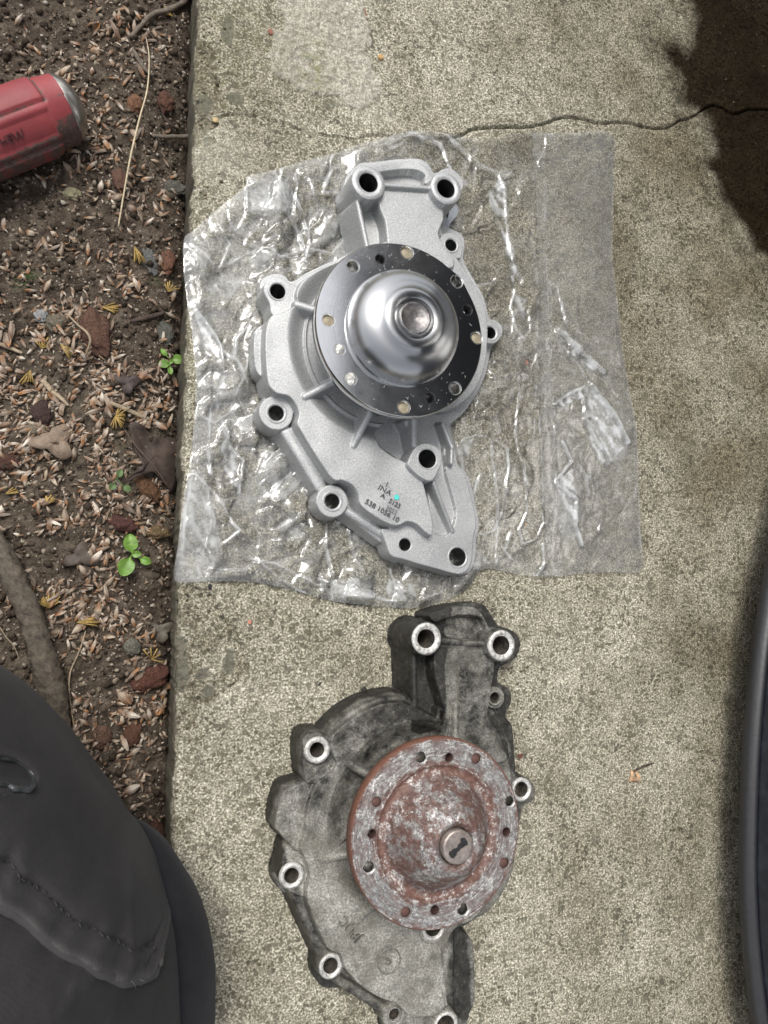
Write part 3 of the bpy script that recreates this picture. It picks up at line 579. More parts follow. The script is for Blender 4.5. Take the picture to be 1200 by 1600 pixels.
def seedling(px, py, leaves, label, mat, lift=.004):
    x, y, z = soil_px(px, py); root = empty('seedling', (x, y, z)); tag(root, label, 'seedling', 'green seedlings sprouting in the soil bed')
    st = tube('stem', [np.array([x, y, z-.001]), np.array([x+.0003, y, z+lift*.5]), np.array([x, y, z+lift])], [.0005, .0004, .0004], mat, 6); link('stem', st, None, root)
    for (dx, dy, L, wd, ang) in leaves:
        c = W(px+dx, py+dy, z+lift+.001); a = math.radians(ang); V = []; Fc = []; n = 10; m = 6; l = L*.00041; w = wd*.00041
        for i in range(n+1):
            t = i/n; ww = w*math.sin(math.pi*min(1, .04+t*.93))**.6*(1 if t > .1 else .5)
            for j in range(m+1):
                s = j/m*2-1; lx = (t-.5)*l; ly = s*ww*.5; lz = -.12*w*abs(s)**1.5*-1+.10*l*math.sin(t*3.1)-.0002*(abs(s) < .1)
                V.append((c[0]+lx*math.cos(a)-ly*math.sin(a), c[1]+lx*math.sin(a)+ly*math.cos(a), c[2]+lz))
        for i in range(n):
            for j in range(m): q = i*(m+1)+j; Fc.append((q, q+1, q+m+2, q+m+1))
        link('leaf', mesh('leaf', V, Fc), mat, root)
        b = c+np.array([-math.cos(a)*l*.5, -math.sin(a)*l*.5, 0])
        link('petiole', tube('petiole', [np.array([x, y, z+lift]), (np.array([x, y, z+lift])+b)/2+[0, 0, .0005], b], [.0004, .0003, .0003], mat, 5), None, root)
seedling(207, 868, [(-3, -19, 27, 20, 100), (-10, 17, 28, 23, -110), (20, 8, 17, 12, -20), (6, -2, 14, 10, 10)], 'larger bright green seedling with two broad leaves below the dark red stone', MGREEN, .006)
seedling(266, 566, [(-10, 3, 16, 13, 180), (11, -4, 17, 15, 10), (-10, -15, 14, 8, 130), (0, 13, 12, 8, -80), (1, 0, 7, 5, 30)], 'small bright green seedling with four round leaves close to the slab', MGREEN, .005)
seedling(182, 748, [(-6, 12, 11, 10, -120), (16, 15, 12, 10, -30), (5, -8, 13, 9, 70)], 'dull green seedling with tiny leaves left of the long rough granule', MDGREEN, .003)
def deadleaf():
    k = plain('dead_leaf', (0.060, 0.043, 0.035), 0.75, 0, 0.35, 120, .0008, .3)
    out = catmull(np.array([(190, 765), (205, 752), (218, 747), (214, 730), (205, 712), (200, 690), (198, 672), (215, 676), (230, 688), (245, 695), (262, 690), (280, 696), (279, 720), (274, 745), (272, 768), (262, 776), (245, 758), (230, 750)])*[1, 1]*1.0+[5, -10], 4)
    base = [W(a, b, SZ+.004) for a, b in out]; c = np.mean(base, 0); V = []; Fc = []; n = len(base); R_ = 7
    for i in range(R_+1):
        t = i/R_
        for p in base:
            q = c+(p-c)*t; z = float(soil_h(q[0], q[1]))+.003+.0016*float(noise(np.array(q[0]), np.array(q[1]), 60, 601))*2+.002*t*t; V.append((q[0], q[1], z))
    for i in range(R_):
        for j in range(n): Fc.append((i*n+j, i*n+(j+1) % n, (i+1)*n+(j+1) % n, (i+1)*n+j))
    root = empty('dead_leaf', (c[0], c[1], c[2]-.002)); tag(root, 'curled dark brown dead leaf lying against the slab edge', 'leaf')
    o = link('blade', mesh('blade', V, Fc), k, root); md = o.modifiers.new('thick', 'SOLIDIFY'); md.thickness = .0003
    link('vein', tube('vein', ground_path([(195, 672, .0065), (215, 700, .0065), (240, 728, .006), (262, 760, .0075)], .006), [.0005, .0005, .0003], plain('leaf_vein', (.09, .062, .045), .7), 6), None, root)
deadleaf()
def scrapleaf(px, py, r, col, label, seed):
    x, y, z = soil_px(px, py); V = [(0, 0, .0006)]; Fc = []; n = 26; rr = random.Random(seed)
    for ring in (0.5, 1.0):
        for i in range(n): a = 2*math.pi*i/n; q = r*.00041*ring*(1+.35*math.cos(3*a+seed)*ring+rr.uniform(-.12, .12)*ring); V.append((q*math.cos(a)*1.2, q*math.sin(a), .0008+.0012*ring*math.sin(3*a+seed)))
    for i in range(n): Fc.append((0, 1+i, 1+(i+1) % n)); Fc.append((1+i, 1+n+i, 1+n+(i+1) % n, 1+(i+1) % n))
    o = link('leaf_scrap', mesh('leaf_scrap', V, Fc), plain('leaf_scrap', col, .7, 0, .35, 300, .0006)); o.location = (x, y, z+.002); md = o.modifiers.new('t', 'SOLIDIFY'); md.thickness = .0003; tag(o, label, 'leaf')
scrapleaf(85, 692, 20, (.19, .14, .10), 'crumpled pale brown leaf scrap right of the tan oval pebble', 3)
scrapleaf(200, 600, 13, (.05, .035, .03), 'dark brown leaf scrap left of the small four leaved seedling', 5)
scrapleaf(128, 870, 15, (.075, .058, .045), 'brown leaf scrap left of the large green seedling', 8)
scrapleaf(252, 985, 13, (.10, .085, .065), 'grey brown veined leaf scrap beside the slab below the bag', 11)
def moss():
    it = []; tn = []
    for (px, py, n) in ((40, 437, 120), (28, 445, 60), (247, 440, 40), (50, 432, 60)):
        for i in range(n):
            x, y, z = soil_px(px+random.gauss(0, 8), py+random.gauss(0, 5)); s = .0007; a = random.random()*6; it.append((np.array([(0, 0, 0), (math.cos(a)*s, math.sin(a)*s, s), (math.cos(a+.8)*s, math.sin(a+.8)*s, s*.8)])+[x, y, z+.0005], np.array([[0, 1, 2]]))); tn.append(.5)
    o = link('moss', scatter_mesh('moss', it, plain('moss', (.07, .11, .035), .9), tn), None); tag(o, 'sparse green moss specks on the bare soil', 'moss', None, 'stuff')
moss()

# ------------------------------------------------------------------ bits on the slab
def bit(px, py, a, b, rot, col, label, seed, cat='debris', name='debris_chip', h=.5, z0=0.0):
    p = W(px, py, z0); bm = bmesh.new(); bmesh.ops.create_icosphere(bm, subdivisions=2, radius=1.0); r = random.Random(seed)
    for v in bm.verts: v.co *= r.uniform(.75, 1.2); v.co.x *= a*.00038; v.co.y *= b*.00038; v.co.z *= min(a, b)*.00038*h
    me = bpy.data.meshes.new(name); bm.to_mesh(me); bm.free(); o = link(name, me, plain(name, col, .7, 0, .3, 500)); o.location = (p[0], p[1], z0+min(a, b)*.00038*h*.6); o.rotation_euler.z = math.radians(rot); tag(o, label, cat)
bit(336, 188, 5, 5, 0, (.5, .38, .20), 'small tan seed in the hollow at the left end of the crack', 1, 'seed', 'seed')
bit(594, 90, 6, 5, 30, (.45, .27, .10), 'orange tan seed right of the pale rough patch at the top', 2, 'seed', 'seed')
bit(572, 24, 3, 11, 20, (.20, .10, .06), 'thin brown bark flake at the upper right edge of the pale patch', 3, 'bark', 'bark_flake')
bit(422, 50, 4, 6, 30, (.22, .09, .06), 'reddish chip left of the pale rough patch', 4, 'chip', 'stone_chip')
bit(485, 103, 7, 4, -10, (.16, .07, .05), 'reddish brown chip on the mossy middle of the pale patch', 5, 'chip', 'stone_chip')
bit(568, 1078, 5, 6, 20, (.015, .014, .013), 'black crumb of dirt on the slab above the arched rim of the old pump', 6, 'dirt', 'dirt_crumb', .6)
bit(328, 917, 3, 5, 0, (.012, .012, .012), 'black crumb of dirt at the lower left edge of the plastic bag', 7, 'dirt', 'dirt_crumb', .6)
bit(390, 972, 2.5, 3, 0, (.55, .20, .13), 'tiny salmon pink fleck on the slab below the plastic bag', 8, 'chip', 'stone_chip', .4)
bit(500, 1068, 4, 1.5, 40, (.015, .014, .013), 'tiny black sliver left of the black crumb above the old pump', 9, 'dirt', 'dirt_crumb', .6)
bit(812, 1181, 6, 4, 0, (.12, .045, .03), 'rust red smear crumb right of the old pump near its flange', 10, 'rust', 'rust_crumb', .3)
MH2 = plain('curled_husk', (.42, .27, .15), .6, 0, .5, 500, .0003)
def slabhusk():
    p = W(992, 1212, 0); root = empty('bud_husk', (p[0], p[1], 0)); tag(root, 'curled orange and cream bud husk with dark stalk alone on the right of the slab', 'bud husk')
    for dx, dy, a, m in ((-6, 0, 75, MH2), (4, 0, -70+180, MH2), (0, 6, 5, MHUSK)):
        V, Fq, A = husk_mesh(.0075, .0034, .6, 3); R = np.array(Matrix.Rotation(math.radians(a), 3, 'Z') @ Matrix.Rotation(.5, 3, 'X')); q = W(992+dx, 1212+dy, 0); me = mesh('scale', V@R.T+[q[0], q[1], .0018], Fq); attr(me, 'along', A); attr(me, 'tone', A*0+.86); link('scale', me, m, root)
    link('stalk', tube('stalk', [W(990, 1206, .002), W(1000, 1200, .003), W(1010, 1196, .003), W(1022, 1192, .001)], [.0004, .0009, .0008, .0003], MDSTICK, 6, 1, .4), None, root)
slabhusk()

# ------------------------------------------------------------------ casting height fields
class HF:
    def __init__(s, pts, step=0.00045, pad=.012):
        P = WS(pts, .005); s.x = np.arange(P[:, 0].min()-pad, P[:, 0].max()+pad, step); s.y = np.arange(P[:, 1].min()-pad, P[:, 1].max()+pad, step)
        s.X, s.Y = np.meshgrid(s.x, s.y); s.H = np.full(s.X.shape, -.02); s.g = np.zeros(s.X.shape); s.hole = np.zeros(s.X.shape, bool)
    def box(s, P, m=.014):
        i0, i1 = np.searchsorted(s.x, [P[:, 0].min()-m, P[:, 0].max()+m]); j0, j1 = np.searchsorted(s.y, [P[:, 1].min()-m, P[:, 1].max()+m]); return slice(j0, j1), slice(i0, i1)
    def add(s, pts, z, w=.0014, k=.002, sm=4, zp=None, slope=None):
        P = WS(pts, z if zp is None else zp); P = catmull(P, sm) if sm else P; b = s.box(P); d = sdf(s.X[b], s.Y[b], P)
        zz = z if slope is None else z+slope(s.X[b], s.Y[b])
        L = zz-sstep(d/w)*.03-np.maximum(d-w, 0)*2; s.H[b] = smax(s.H[b], L, k)
    def cut(s, pts, z, w=.002, sm=4):
        P = WS(pts, z+.003); P = catmull(P, sm) if sm else P; b = s.box(P); d = sdf(s.X[b], s.Y[b], P); t = 1-sstep(d/w+.5)
        s.H[b] = np.where(s.H[b] > z, s.H[b]*(1-t)+z*t, s.H[b])
    def rib(s, p0, z0, p1, z1, hw, k=.0018, more=None):
        pts = [(p0, z0)]+(more or [])+[(p1, z1)]
        Q = [(W(p[0], p[1], z), z) for p, z in pts]
        for (a, za), (c, zc) in zip(Q[:-1], Q[1:]):
            P = np.array([a[:2], c[:2]]); b = s.box(P, .008+hw); X = s.X[b]; Y = s.Y[b]; ab = P[1]-P[0]; t = np.clip(((X-P[0][0])*ab[0]+(Y-P[0][1])*ab[1])/(ab@ab), 0, 1)
            d = np.hypot(X-P[0][0]-t*ab[0], Y-P[0][1]-t*ab[1]); zz = za+(zc-za)*t
            L = zz-hw*.55*(np.minimum(d/hw, 1)**2)-np.maximum(d-hw*.85, 0)*6; s.H[b] = smax(s.H[b], L, k)
    def disc(s, px, py, r, z, w=.0012, k=.002):
        c = W(px, py, z); R = rad(px, py, z, r); P = np.array([c[:2]-R, c[:2]+R]); b = s.box(P); d = np.hypot(s.X[b]-c[0], s.Y[b]-c[1])-R
        L = z-sstep(d/w)*.03-np.maximum(d-w, 0)*2; s.H[b] = smax(s.H[b], L, k)
    def bore(s, px, py, r, z):
        c = W(px, py, z); s.hole |= np.hypot(s.X-c[0], s.Y-c[1]) < rad(px, py, z, r)+.0004
    def grime(s, pts, v, soft=.006):
        P = catmull(WS(pts, .02), 3); b = s.box(P, soft*2); d = sdf(s.X[b], s.Y[b], P); s.g[b] = np.maximum(s.g[b], v*(1-sstep(d/soft+.5)))
    def build(s, name, mat, parent, z0):
        Z = np.maximum(s.H, z0); n = Z.shape; Q = grid_quads(n[1], n[0]); hh = s.H.ravel(); ho = s.hole.ravel()
        keep = (hh[Q] > z0).any(1) & ~ho[Q].any(1); Q = Q[keep]; used = np.unique(Q); remap = np.full(hh.size, -1); remap[used] = np.arange(len(used))
        V = np.stack([s.X.ravel(), s.Y.ravel(), Z.ravel()], -1)[used]; me = fastmesh(name, V, remap[Q]); attr(me, 'grime', s.g.ravel()[used]); me.materials.append(mat)
        return link(name, me, None, parent)
def boss(px, py, R, r, z, parent, mring, mbore, lip=.0012, zb=.0015, chamf=.0006):
    c = W(px, py, z); Ro = rad(px, py, z, R); Ri = rad(px, py, z, r)
    prof = [(Ro+.0004, z-lip), (Ro, z-chamf*.6), (Ro-chamf*.6, z), (Ri+chamf, z), (Ri, z-chamf)]
    me = lathe('bolt_boss', prof, 56); me.materials.append(mring); o = link('bolt_boss', me, None, parent); o.location = (c[0]-parent.location.x+parent.location.x, c[1], .0004)
    o.location = (c[0], c[1], .0004); prof = [(Ri, z-chamf), (Ri, zb)]; me2 = lathe('bore', [(Ri, z-chamf), (Ri*.98, z-.004), (Ri*.98, zb)], 40); me2.materials.append(mbore)
    o2 = bpy.data.objects.new('bore', me2); C.objects.link(o2); o2.parent = o
    return o
def flange(parent, px, py, z, holes, R=.05, Rin=.033, th=.008, mats=None, recess=0.0):
    """disc with real holes; holes: (px,py,rpx,kind)"""
    c = W(px, py, z); V2 = []; E = []
    def ring(cx, cy, r, n):
        b = len(V2)
        for k in range(n): a = 2*math.pi*k/n; V2.append(Vector((cx+r*math.cos(a), cy+r*math.sin(a))))
        for k in range(n): E.append((b+k, b+(k+1) % n))
    ring(0, 0, R-.0006, 180); ring(0, 0, Rin, 120); H = []
    for hx, hy, hr, kind in holes:
        q = W(hx, hy, z)-c; q2 = q[:2]; r = rad(hx, hy, z, hr); ring(q2[0], q2[1], r, 28); H.append((q2[0], q2[1], r, kind))
    for rr in (.0365, .0475): 
        for k in range(120):
            a = 2*math.pi*k/120; p = Vector((rr*math.cos(a), rr*math.sin(a)))
            if all((p-Vector((h[0], h[1]))).length > h[2]+.0006 for h in H): V2.append(p)
    ov, oe, of, *_ = delaunay_2d_cdt(V2, E, [], 0, 1e-7)
    Fc = []; P = [np.array(v) for v in ov]
    for f in of:
        m = np.mean([P[i] for i in f], 0); r = np.hypot(*m)
        if r < Rin or any(np.hypot(m[0]-h[0], m[1]-h[1]) < h[2]*.98 for h in H): continue
        Fc.append(tuple(f))
    V = [(p[0], p[1], 0.0) for p in P]; nb = len(V); n = 180
    for r, zz in ((R-.0006, 0.0), (R, -.0006), (R, -th+.0006), (R-.0006, -th), (.025, -th)):
        for k in range(n): a = 2*math.pi*k/n; V.append((r*math.cos(a), r*math.sin(a), zz))
    for i in range(4):
        for k in range(n): a = nb+i*n+k; b2 = nb+i*n+(k+1) % n; Fc.append((a, a+n, b2+n, b2))
    me = mesh('flange_disc', V, Fc, True)
    for p in me.polygons: p.use_smooth = len(p.vertices) == 4
    me.materials.append(mats['face']); o = link('pulley_flange', me, None, parent); o.location = (c[0], c[1], z)
    for hx, hy, r, kind in H:
        pr = [(r+.0005, .00012), (r-.0002, -.0004)]
        if kind == 'thread':
            zz = -.0004
            while zz > -th: pr += [(r*.90, zz-.0003), (r*.99, zz-.0007)]; zz -= .0008
        else: pr += [(r*.97, -th)]
        me = lathe('bolt_hole', pr, 26); me.materials.append(mats['thread'] if kind in ('thread', 'cone', 'plug') else mats['bore']); h = bpy.data.objects.new('bolt_hole', me); C.objects.link(h); h.parent = o; h.location = (hx, hy, 0)
        dp = {'plug': -.0016, 'cone': -.003, 'blind': -.0018}.get(kind)
        if dp is not None:
            me = lathe('hole_plug', [(r*.93, dp), (r*.5, dp+(.0004 if kind != 'cone' else -.0012)), (r*.05, dp+(.0005 if kind != 'cone' else -.002))], 24, True); me.materials.append(mats['plug'] if kind == 'plug' else mats['blind' if kind == 'blind' else 'thread']); q = bpy.data.objects.new('hole_plug', me); C.objects.link(q); q.parent = o; q.location = (hx, hy, 0)
    return o, c, H

# =================================================================== NEW PUMP
def new_pump():
    z = .022; c0 = W(640, 560, 0); root = empty('water_pump', (c0[0], c0[1], .003)); tag(root, 'new clean silver water pump with shiny steel flange lying on the clear plastic bag', 'water pump')
    base = [(533, 301), (536, 317), (548, 332), (555, 360), (561, 387), (533, 406), (503, 419), (475, 432), (452, 446), (441, 436), (425, 434), (408, 441), (403, 453), (405, 470), (411, 490), (412, 508), (398, 518), (392.5, 530), (390, 550), (391, 572), (397, 591), (408, 598), (416, 608), (414, 620), (402, 636), (398, 654), (406, 669), (420, 677), (437, 684), (447, 700), (460, 720), (484, 752), (488, 766), (487, 787), (494, 802), (510, 811), (528, 806), (541, 812), (560, 828), (580, 840), (594, 850), (600, 862), (606, 873), (617, 878.5), (630, 877), (650, 883), (680, 891), (712, 899), (729, 892), (737, 870), (738, 843), (742, 820), (738, 794), (731, 764), (722, 741), (709, 727), (706, 705), (699, 668), (715, 652), (735, 625), (752, 590), (760, 550), (768, 540), (777, 530), (778, 515), (768, 505), (758, 500), (750, 470), (730, 434), (718, 410), (720, 384), (712, 370), (700, 364), (690, 358), (693, 348), (692, 335), (705, 320), (716, 304), (718, 290), (706, 274), (690, 270), (674, 278), (664, 264), (648, 256), (617, 256), (579, 261), (560, 262), (546, 272), (536, 285)]
    h = HF(base); h.add(base, .007, .0010, .0015, 3, .004)
    # steel backing plate edge behind the small boss
    # outer rim plate (lower bosses level)
    h.add([(413, 513), (398, 523), (395, 537), (396, 562), (400, 583), (415, 595), (425, 590), (425, 510)], .0135, .0012, .002)
    h.add([(411, 458), (413, 446), (421, 438), (432, 436), (444, 440), (452, 447), (463, 452), (465, 470), (462, 488), (440, 492), (424, 494), (420, 477)], .019, .0016, .002)
    h.add([(452, 447), (475, 434), (503, 420), (533, 407), (545, 412), (510, 430), (484, 446), (470, 460), (462, 462)], .017, .0014, .002)
    rim = [(698, 668), (706, 704), (708, 726), (722, 740), (730, 766), (737, 794), (740, 820), (736, 842), (735, 870), (728, 890), (712, 897), (680, 889), (650, 881), (628, 874), (608, 868), (600, 848), (594, 828), (606, 826), (634, 810), (660, 826), (690, 838), (704, 826), (710, 800), (700, 760), (694, 740), (690, 700), (688, 668)]
    h.add(rim, .0155, .0014, .002)
    h.rib((444, 676), .0135, (497, 762), .0135, .0030); h.rib((450, 674), .0135, (502, 758), .0135, .0028)
    h.rib((534, 794), .0135, (596, 834), .0135, .0030); h.rib((538, 799), .0115, (594, 842), .0115, .0028)
    # head
    h.add([(545, 300), (556, 330), (562, 360), (568, 395), (700, 400), (690, 372), (686, 352), (690, 330), (700, 300), (676, 282), (660, 266), (640, 260), (600, 262), (570, 268)], .0135, .0012, .002)
    h.add([(580, 264), (617, 258), (648, 258), (663, 266), (673, 280), (668, 292), (660, 290), (662, 280), (652, 271), (628, 268), (596, 272), (580, 276)], .020, .0010, .0015)
    # main body
    body = [(440, 492), (424, 496), (416, 513), (414, 537), (415, 570), (418, 597), (424, 610), (438, 619), (454, 624), (463, 638), (466, 650), (463, 664), (472, 680), (494, 716), (518, 749), (533, 751), (549, 759), (558, 773), (562, 790), (582, 806), (604, 818), (620, 821), (634, 815), (648, 819), (660, 830), (671, 836), (672, 815), (664, 780), (656, 752), (642, 737), (628, 723), (612, 715), (598, 705), (588, 694), (588, 670), (640, 640), (700, 640), (735, 615), (752, 580), (757, 545), (757, 500), (745, 460), (728, 432), (712, 408), (690, 390), (640, 380), (585, 385), (533, 409), (503, 422), (480, 436), (468, 447), (462, 462), (463, 478)]
    h.add(body, .0225, .0032, .003, 4)
    # lower-right pocket floor and hub skirt
    h.add([(586, 660), (588, 694), (612, 714), (640, 735), (657, 752), (666, 780), (675, 838), (692, 838), (706, 826), (714, 812), (712, 780), (702, 744), (700, 710), (698, 670), (715, 650), (690, 640)], .0125, .002, .003)
    # volute bowl
    ax = W(628.5, 515, .055); r = np.hypot(h.X-ax[0], h.Y-ax[1])
    f = .0225-.0062*(1-sstep((r-.0465)/.0125)); f = np.where(r < .0478, np.maximum(f, .0178), f)
    f = f+.0011*np.exp(-((r-.0472)/.0006)**2)
    lowb = np.where(r < .062, f, 1.0); h.H = np.minimum(h.H, lowb)
    h.H = np.where(h.H > .006, h.H+.0007*fbm(h.X, h.Y, 30, 2, 700)*sstep((r-.05)/.01), h.H)
    # triangular recess left of the centre boss
    h.cut([(588, 694), (600, 690), (620, 688), (637, 684), (640, 700), (634, 714), (627, 723), (612, 715), (598, 706)], .0150, .0016, 2)
    # head top surface
    h.add([(594, 300), (668, 299), (686, 322), (690, 343), (685, 358), (683, 374), (705, 420), (610, 420), (604, 384), (600, 350), (590, 322)], .0245, .0026, .003)
    h.rib((557, 318), .0245, (575, 400), .0225, .0018)
    h.rib((596, 292), .0275, (672, 297), .0275, .0016)
    h.cut([(668, 300), (672, 296), (680, 305), (686, 318), (680, 320), (674, 310)], .018, .0014, 2)
    # ribs running in to the hub
    h.rib((463, 477), .0235, (520, 495), .0265, .0026); h.rib((475, 621), .0235, (545, 585), .034, .0021); h.rib((551, 697), .0235, (592, 618), .036, .0020)
    h.rib((646, 696), .0245, (646, 610), .036, .0022); h.rib((676, 756), .0215, (704, 830), .0165, .0015)
    h.rib((690, 664), .021, (703, 724), .0205, .0016, more=[((704, 700), .021)])
    h.rib((643, 690), .0185, (632, 660), .024, .0015)
    # bosses
    h.disc(573.5, 289, 26, .0295); h.disc(694, 298, 24.5, .0295)
    h.add([(686, 372), (700, 367), (712, 371), (719, 383), (719, 395), (716, 407), (700, 402), (688, 392)], .0165, .0012, .002); h.cut([(690, 373), (702, 369), (713, 374), (718, 385), (715, 399), (704, 402), (692, 396), (686, 384)], .0167, .0012)
    h.disc(763, 522, 17, .0150)
    h.disc(430, 647, 26, .0150, .0018); h.disc(517, 784, 25, .0150, .0018); h.cut([(414, 624), (432, 621), (450, 627), (457, 645), (453, 660), (440, 672), (424, 673), (410, 663), (405, 648), (407, 632)], .0151, .0010)
    h.cut([(512, 756), (530, 758), (544, 770), (546, 786), (540, 800), (524, 807), (506, 806), (496, 792), (498, 776), (506, 762)], .0151, .0010)
    h.add([(664, 694), (680, 700), (687, 712), (686, 726), (680, 740), (672, 752), (660, 750), (647, 741), (635, 727), (640, 710), (650, 698)], .0265, .0018, .0018)
    holes = [(573.5, 289, 25, 14.6, .0295), (694, 298, 23.8, 14.2, .0295), (702, 386, 12.5, 9, .0167), (763, 522, 14, 9, .0150), (432.5, 458, 15, 11.6, .019), (430, 647, 17, 11.8, .0151), (517, 784, 17, 11.6, .0151), (665, 718, 18, 14.4, .0265), (630, 851.5, 13, 9.6, .0155), (712, 870.5, 18, 14, .0155)]
    for q in holes: h.bore(q[0], q[1], q[3], q[4])
    h.H = np.where(h.H > -.01, h.H+.003, h.H)     # rests 3 mm above the slab, on the film
    h.H = np.where(h.H > .0055, h.H, h.H)
    h.build('housing', MNEW, root, .0035)
    MB = plain('dark_hole_wall', (.10, .10, .10), .4, .8, .3)
    for q in holes:
        o = boss(q[0], q[1], q[2], q[3], q[4], root, MNEW, MB, zb=-.001); o.location.z = .0032
    # steel backing plate
    P = catmull(WS([(695, 345), (700, 332), (702, 322), (708, 320), (713, 328), (712, 338), (705, 347), (699, 357), (699, 372), (712, 378), (716, 400), (700, 410), (680, 400), (680, 345)], .006), 4)
    n = len(P); V = [(p[0], p[1], .0085) for p in P]+[(p[0], p[1], .0055) for p in P]; Fc = [tuple(range(n)), tuple(range(2*n-1, n-1, -1))]+[(i, n+i, n+(i+1) % n, (i+1) % n) for i in range(n)]
    link('backing_plate', mesh('backing_plate', V, Fc, False), plain('zinc_plate', (.34, .36, .39), .4, .9, .2), root)
    # gasket lip under the lower edge
    zf = .056
    fo, c, H = flange(root, 628.5, 514.5, zf, [(551.4, 416, 9.5, 'thread'), (594, 405, 8, 'hole'), (636, 394, 9.5, 'plug'), (714, 439.5, 9.3, 'thread'), (730, 484, 7.5, 'hole'), (745, 527.5, 9, 'plug'), (513, 500, 9.5, 'plug'), (530.5, 546, 8, 'cone'), (547.5, 592, 9.5, 'cone'), (631, 636.5, 9.5, 'plug'), (671.5, 622, 8, 'hole'), (711, 606.5, 9.3, 'thread')],
                      mats={'face': MTURN, 'thread': MSILV, 'bore': plain('dim_hole', (.12, .12, .12), .35, .9), 'plug': MTAN, 'blind': MTAN})
    prof = [(.0332, -.0001), (.0330, .0006), (.0325, .0009)]
    for i in range(1, 15):
        t = i/14; a = t*math.pi/2*.86; prof.append((.0178+.0147*math.cos(a)**.9, .0009+.0128*math.sin(a)))
    prof += [(.0174, .0142), (.0172, .0146), (.0150, .0150), (.0118, .0152), (.0112, .0149), (.0108, .0128), (.0098, .0125), (.0096, .0150), (.0088, .0158)]
    prof = [(a_, b_*1.22) for a_, b_ in prof]
    me = lathe('hub_dome', prof, 120); me.materials.append(MDOME); d = link('hub_dome', me, None, root); d.location = (c[0], c[1], zf)
    pin = lathe('shaft_end', [(.0090, .010), (.0090, .0153), (.0085, .0158), (.0079, .0158), (.0076, .0153), (.0056, .0152), (.0052, .0150), (.0024, .0149), (.0006, .0142)], 72, True); pin.materials.append(plain('dull_shaft', (.20, .19, .185), .42, .9, .5, 420)); d2 = link('shaft_end', pin, None, root); d2.location = (c[0], c[1], zf+.0034)
    nk = lathe('hub_neck', [(.0215, -.008), (.0215, -.020), (.026, -.026), (.031, -.034), (.034, -.040)], 80); nk.materials.append(MNEW); d3 = link('hub_neck', nk, None, root); d3.location = (c[0], c[1], zf)
    # swarf and dust on the polished face
    V = []; Fc = []; r_ = random.Random(5)
    for i in range(95):
        a = r_.choice([r_.gauss(-1.2, .45), r_.gauss(1.75, .4), r_.uniform(0, 6.28)]); rr = r_.uniform(.0345, .049); x, y = rr*math.cos(a), rr*math.sin(a)
        if any(math.hypot(x-q[0], y-q[1]) < q[2]+.001 for q in H): continue
        th = r_.uniform(0, 6.3); L = r_.choice([.0003, .0004, .0009, .0014]); w = .00008; o = len(V); cv = r_.uniform(-1.6, 1.6)
        for k in range(4):
            t = k/3; aa = th+cv*t; px_ = x+L*t*math.cos(aa); py_ = y+L*t*math.sin(aa); V += [(c[0]+px_-w*math.sin(aa), c[1]+py_+w*math.cos(aa), zf+.00012), (c[0]+px_+w*math.sin(aa), c[1]+py_-w*math.cos(aa), zf+.00012), (c[0]+px_, c[1]+py_, zf+.0003)]
        for k in range(3):
            for e in range(3): Fc.append((o+k*3+e, o+k*3+(e+1) % 3, o+k*3+3+(e+1) % 3, o+k*3+3+e))
    g = link('lint', mesh('lint', V, Fc), plain('lint', (.62, .62, .60), .7), root); g['kind'] = 'stuff'
    # printed marks
    def text(s, px, py, size, ang, zt, mat, name, ext=.00025, off=0.0, parent=root, sx=1.0):
        cu = bpy.data.curves.new('t', 'FONT'); cu.body = s; cu.size = size; cu.extrude = ext; cu.offset = off; cu.align_x = 'CENTER'; cu.align_y = 'CENTER'
        ob = bpy.data.objects.new('t', cu); me = bpy.data.meshes.new_from_object(ob); bpy.data.objects.remove(ob); me.name = name; me.materials.clear(); me.materials.append(mat)
        o = link(name, me, None, None); o.parent = parent; p = W(px, py, zt); o.matrix_parent_inverse = Matrix.Translation(-Vector(parent.location)) ; o.location = p; o.rotation_euler.z = math.radians(ang); o.scale = (sx, 1, 1); return o
    zt = .0263; new_pump.text = text
    me = bpy.data.meshes.new('logo_diamond')
    cc = W(601, 765, zt); V = []; Fc = []; s = .0047
    for i in range(4):
        for rr in (1.0, .95): a = math.radians(90*i+45-8+6); V.append((cc[0]+s*rr*math.cos(a+math.radians(45)), cc[1]+s*rr*math.sin(a+math.radians(45)), zt+.00013))
    for i in range(4): Fc.append((2*i, 2*i+1, (2*i+3) % 8, (2*i+2) % 8))
    link('logo_diamond', mesh('logo_diamond', V, Fc, False), plain('faint_ink', (.25, .26, .27), .6), root)
    text('INA', 601.5, 766, .0042, -27, zt, MINK, 'logo_lettering', off=0.0, sx=1.25); text('I', 604.5, 757, .0040, -27, zt, MINK, 'logo_lettering', off=0.0, sx=1.3); text('A', 598.5, 775, .0040, -27, zt, MINK, 'logo_lettering', off=0.0, sx=1.2)
    text('S123', 617, 787, .0040, -27, zt, MINK, 'batch_number'); text('3823', 612, 797, .0038, -27, zt, plain('pale_ink', (.15, .15, .155), .6), 'batch_number', ext=.00015); text('538 1056 10', 597.5, 798, .0042, -27, zt, MINK, 'part_number', sx=1.1)
    q = W(620, 777, zt); dm = lathe('paint_dot', [(.0016, 0), (.0014, .00015)], 24, True); dm.materials.append(MTEAL); dd = link('paint_dot', dm, None, root); dd.location = (q[0], q[1], zt)
    return base
NEWBASE = new_pump()

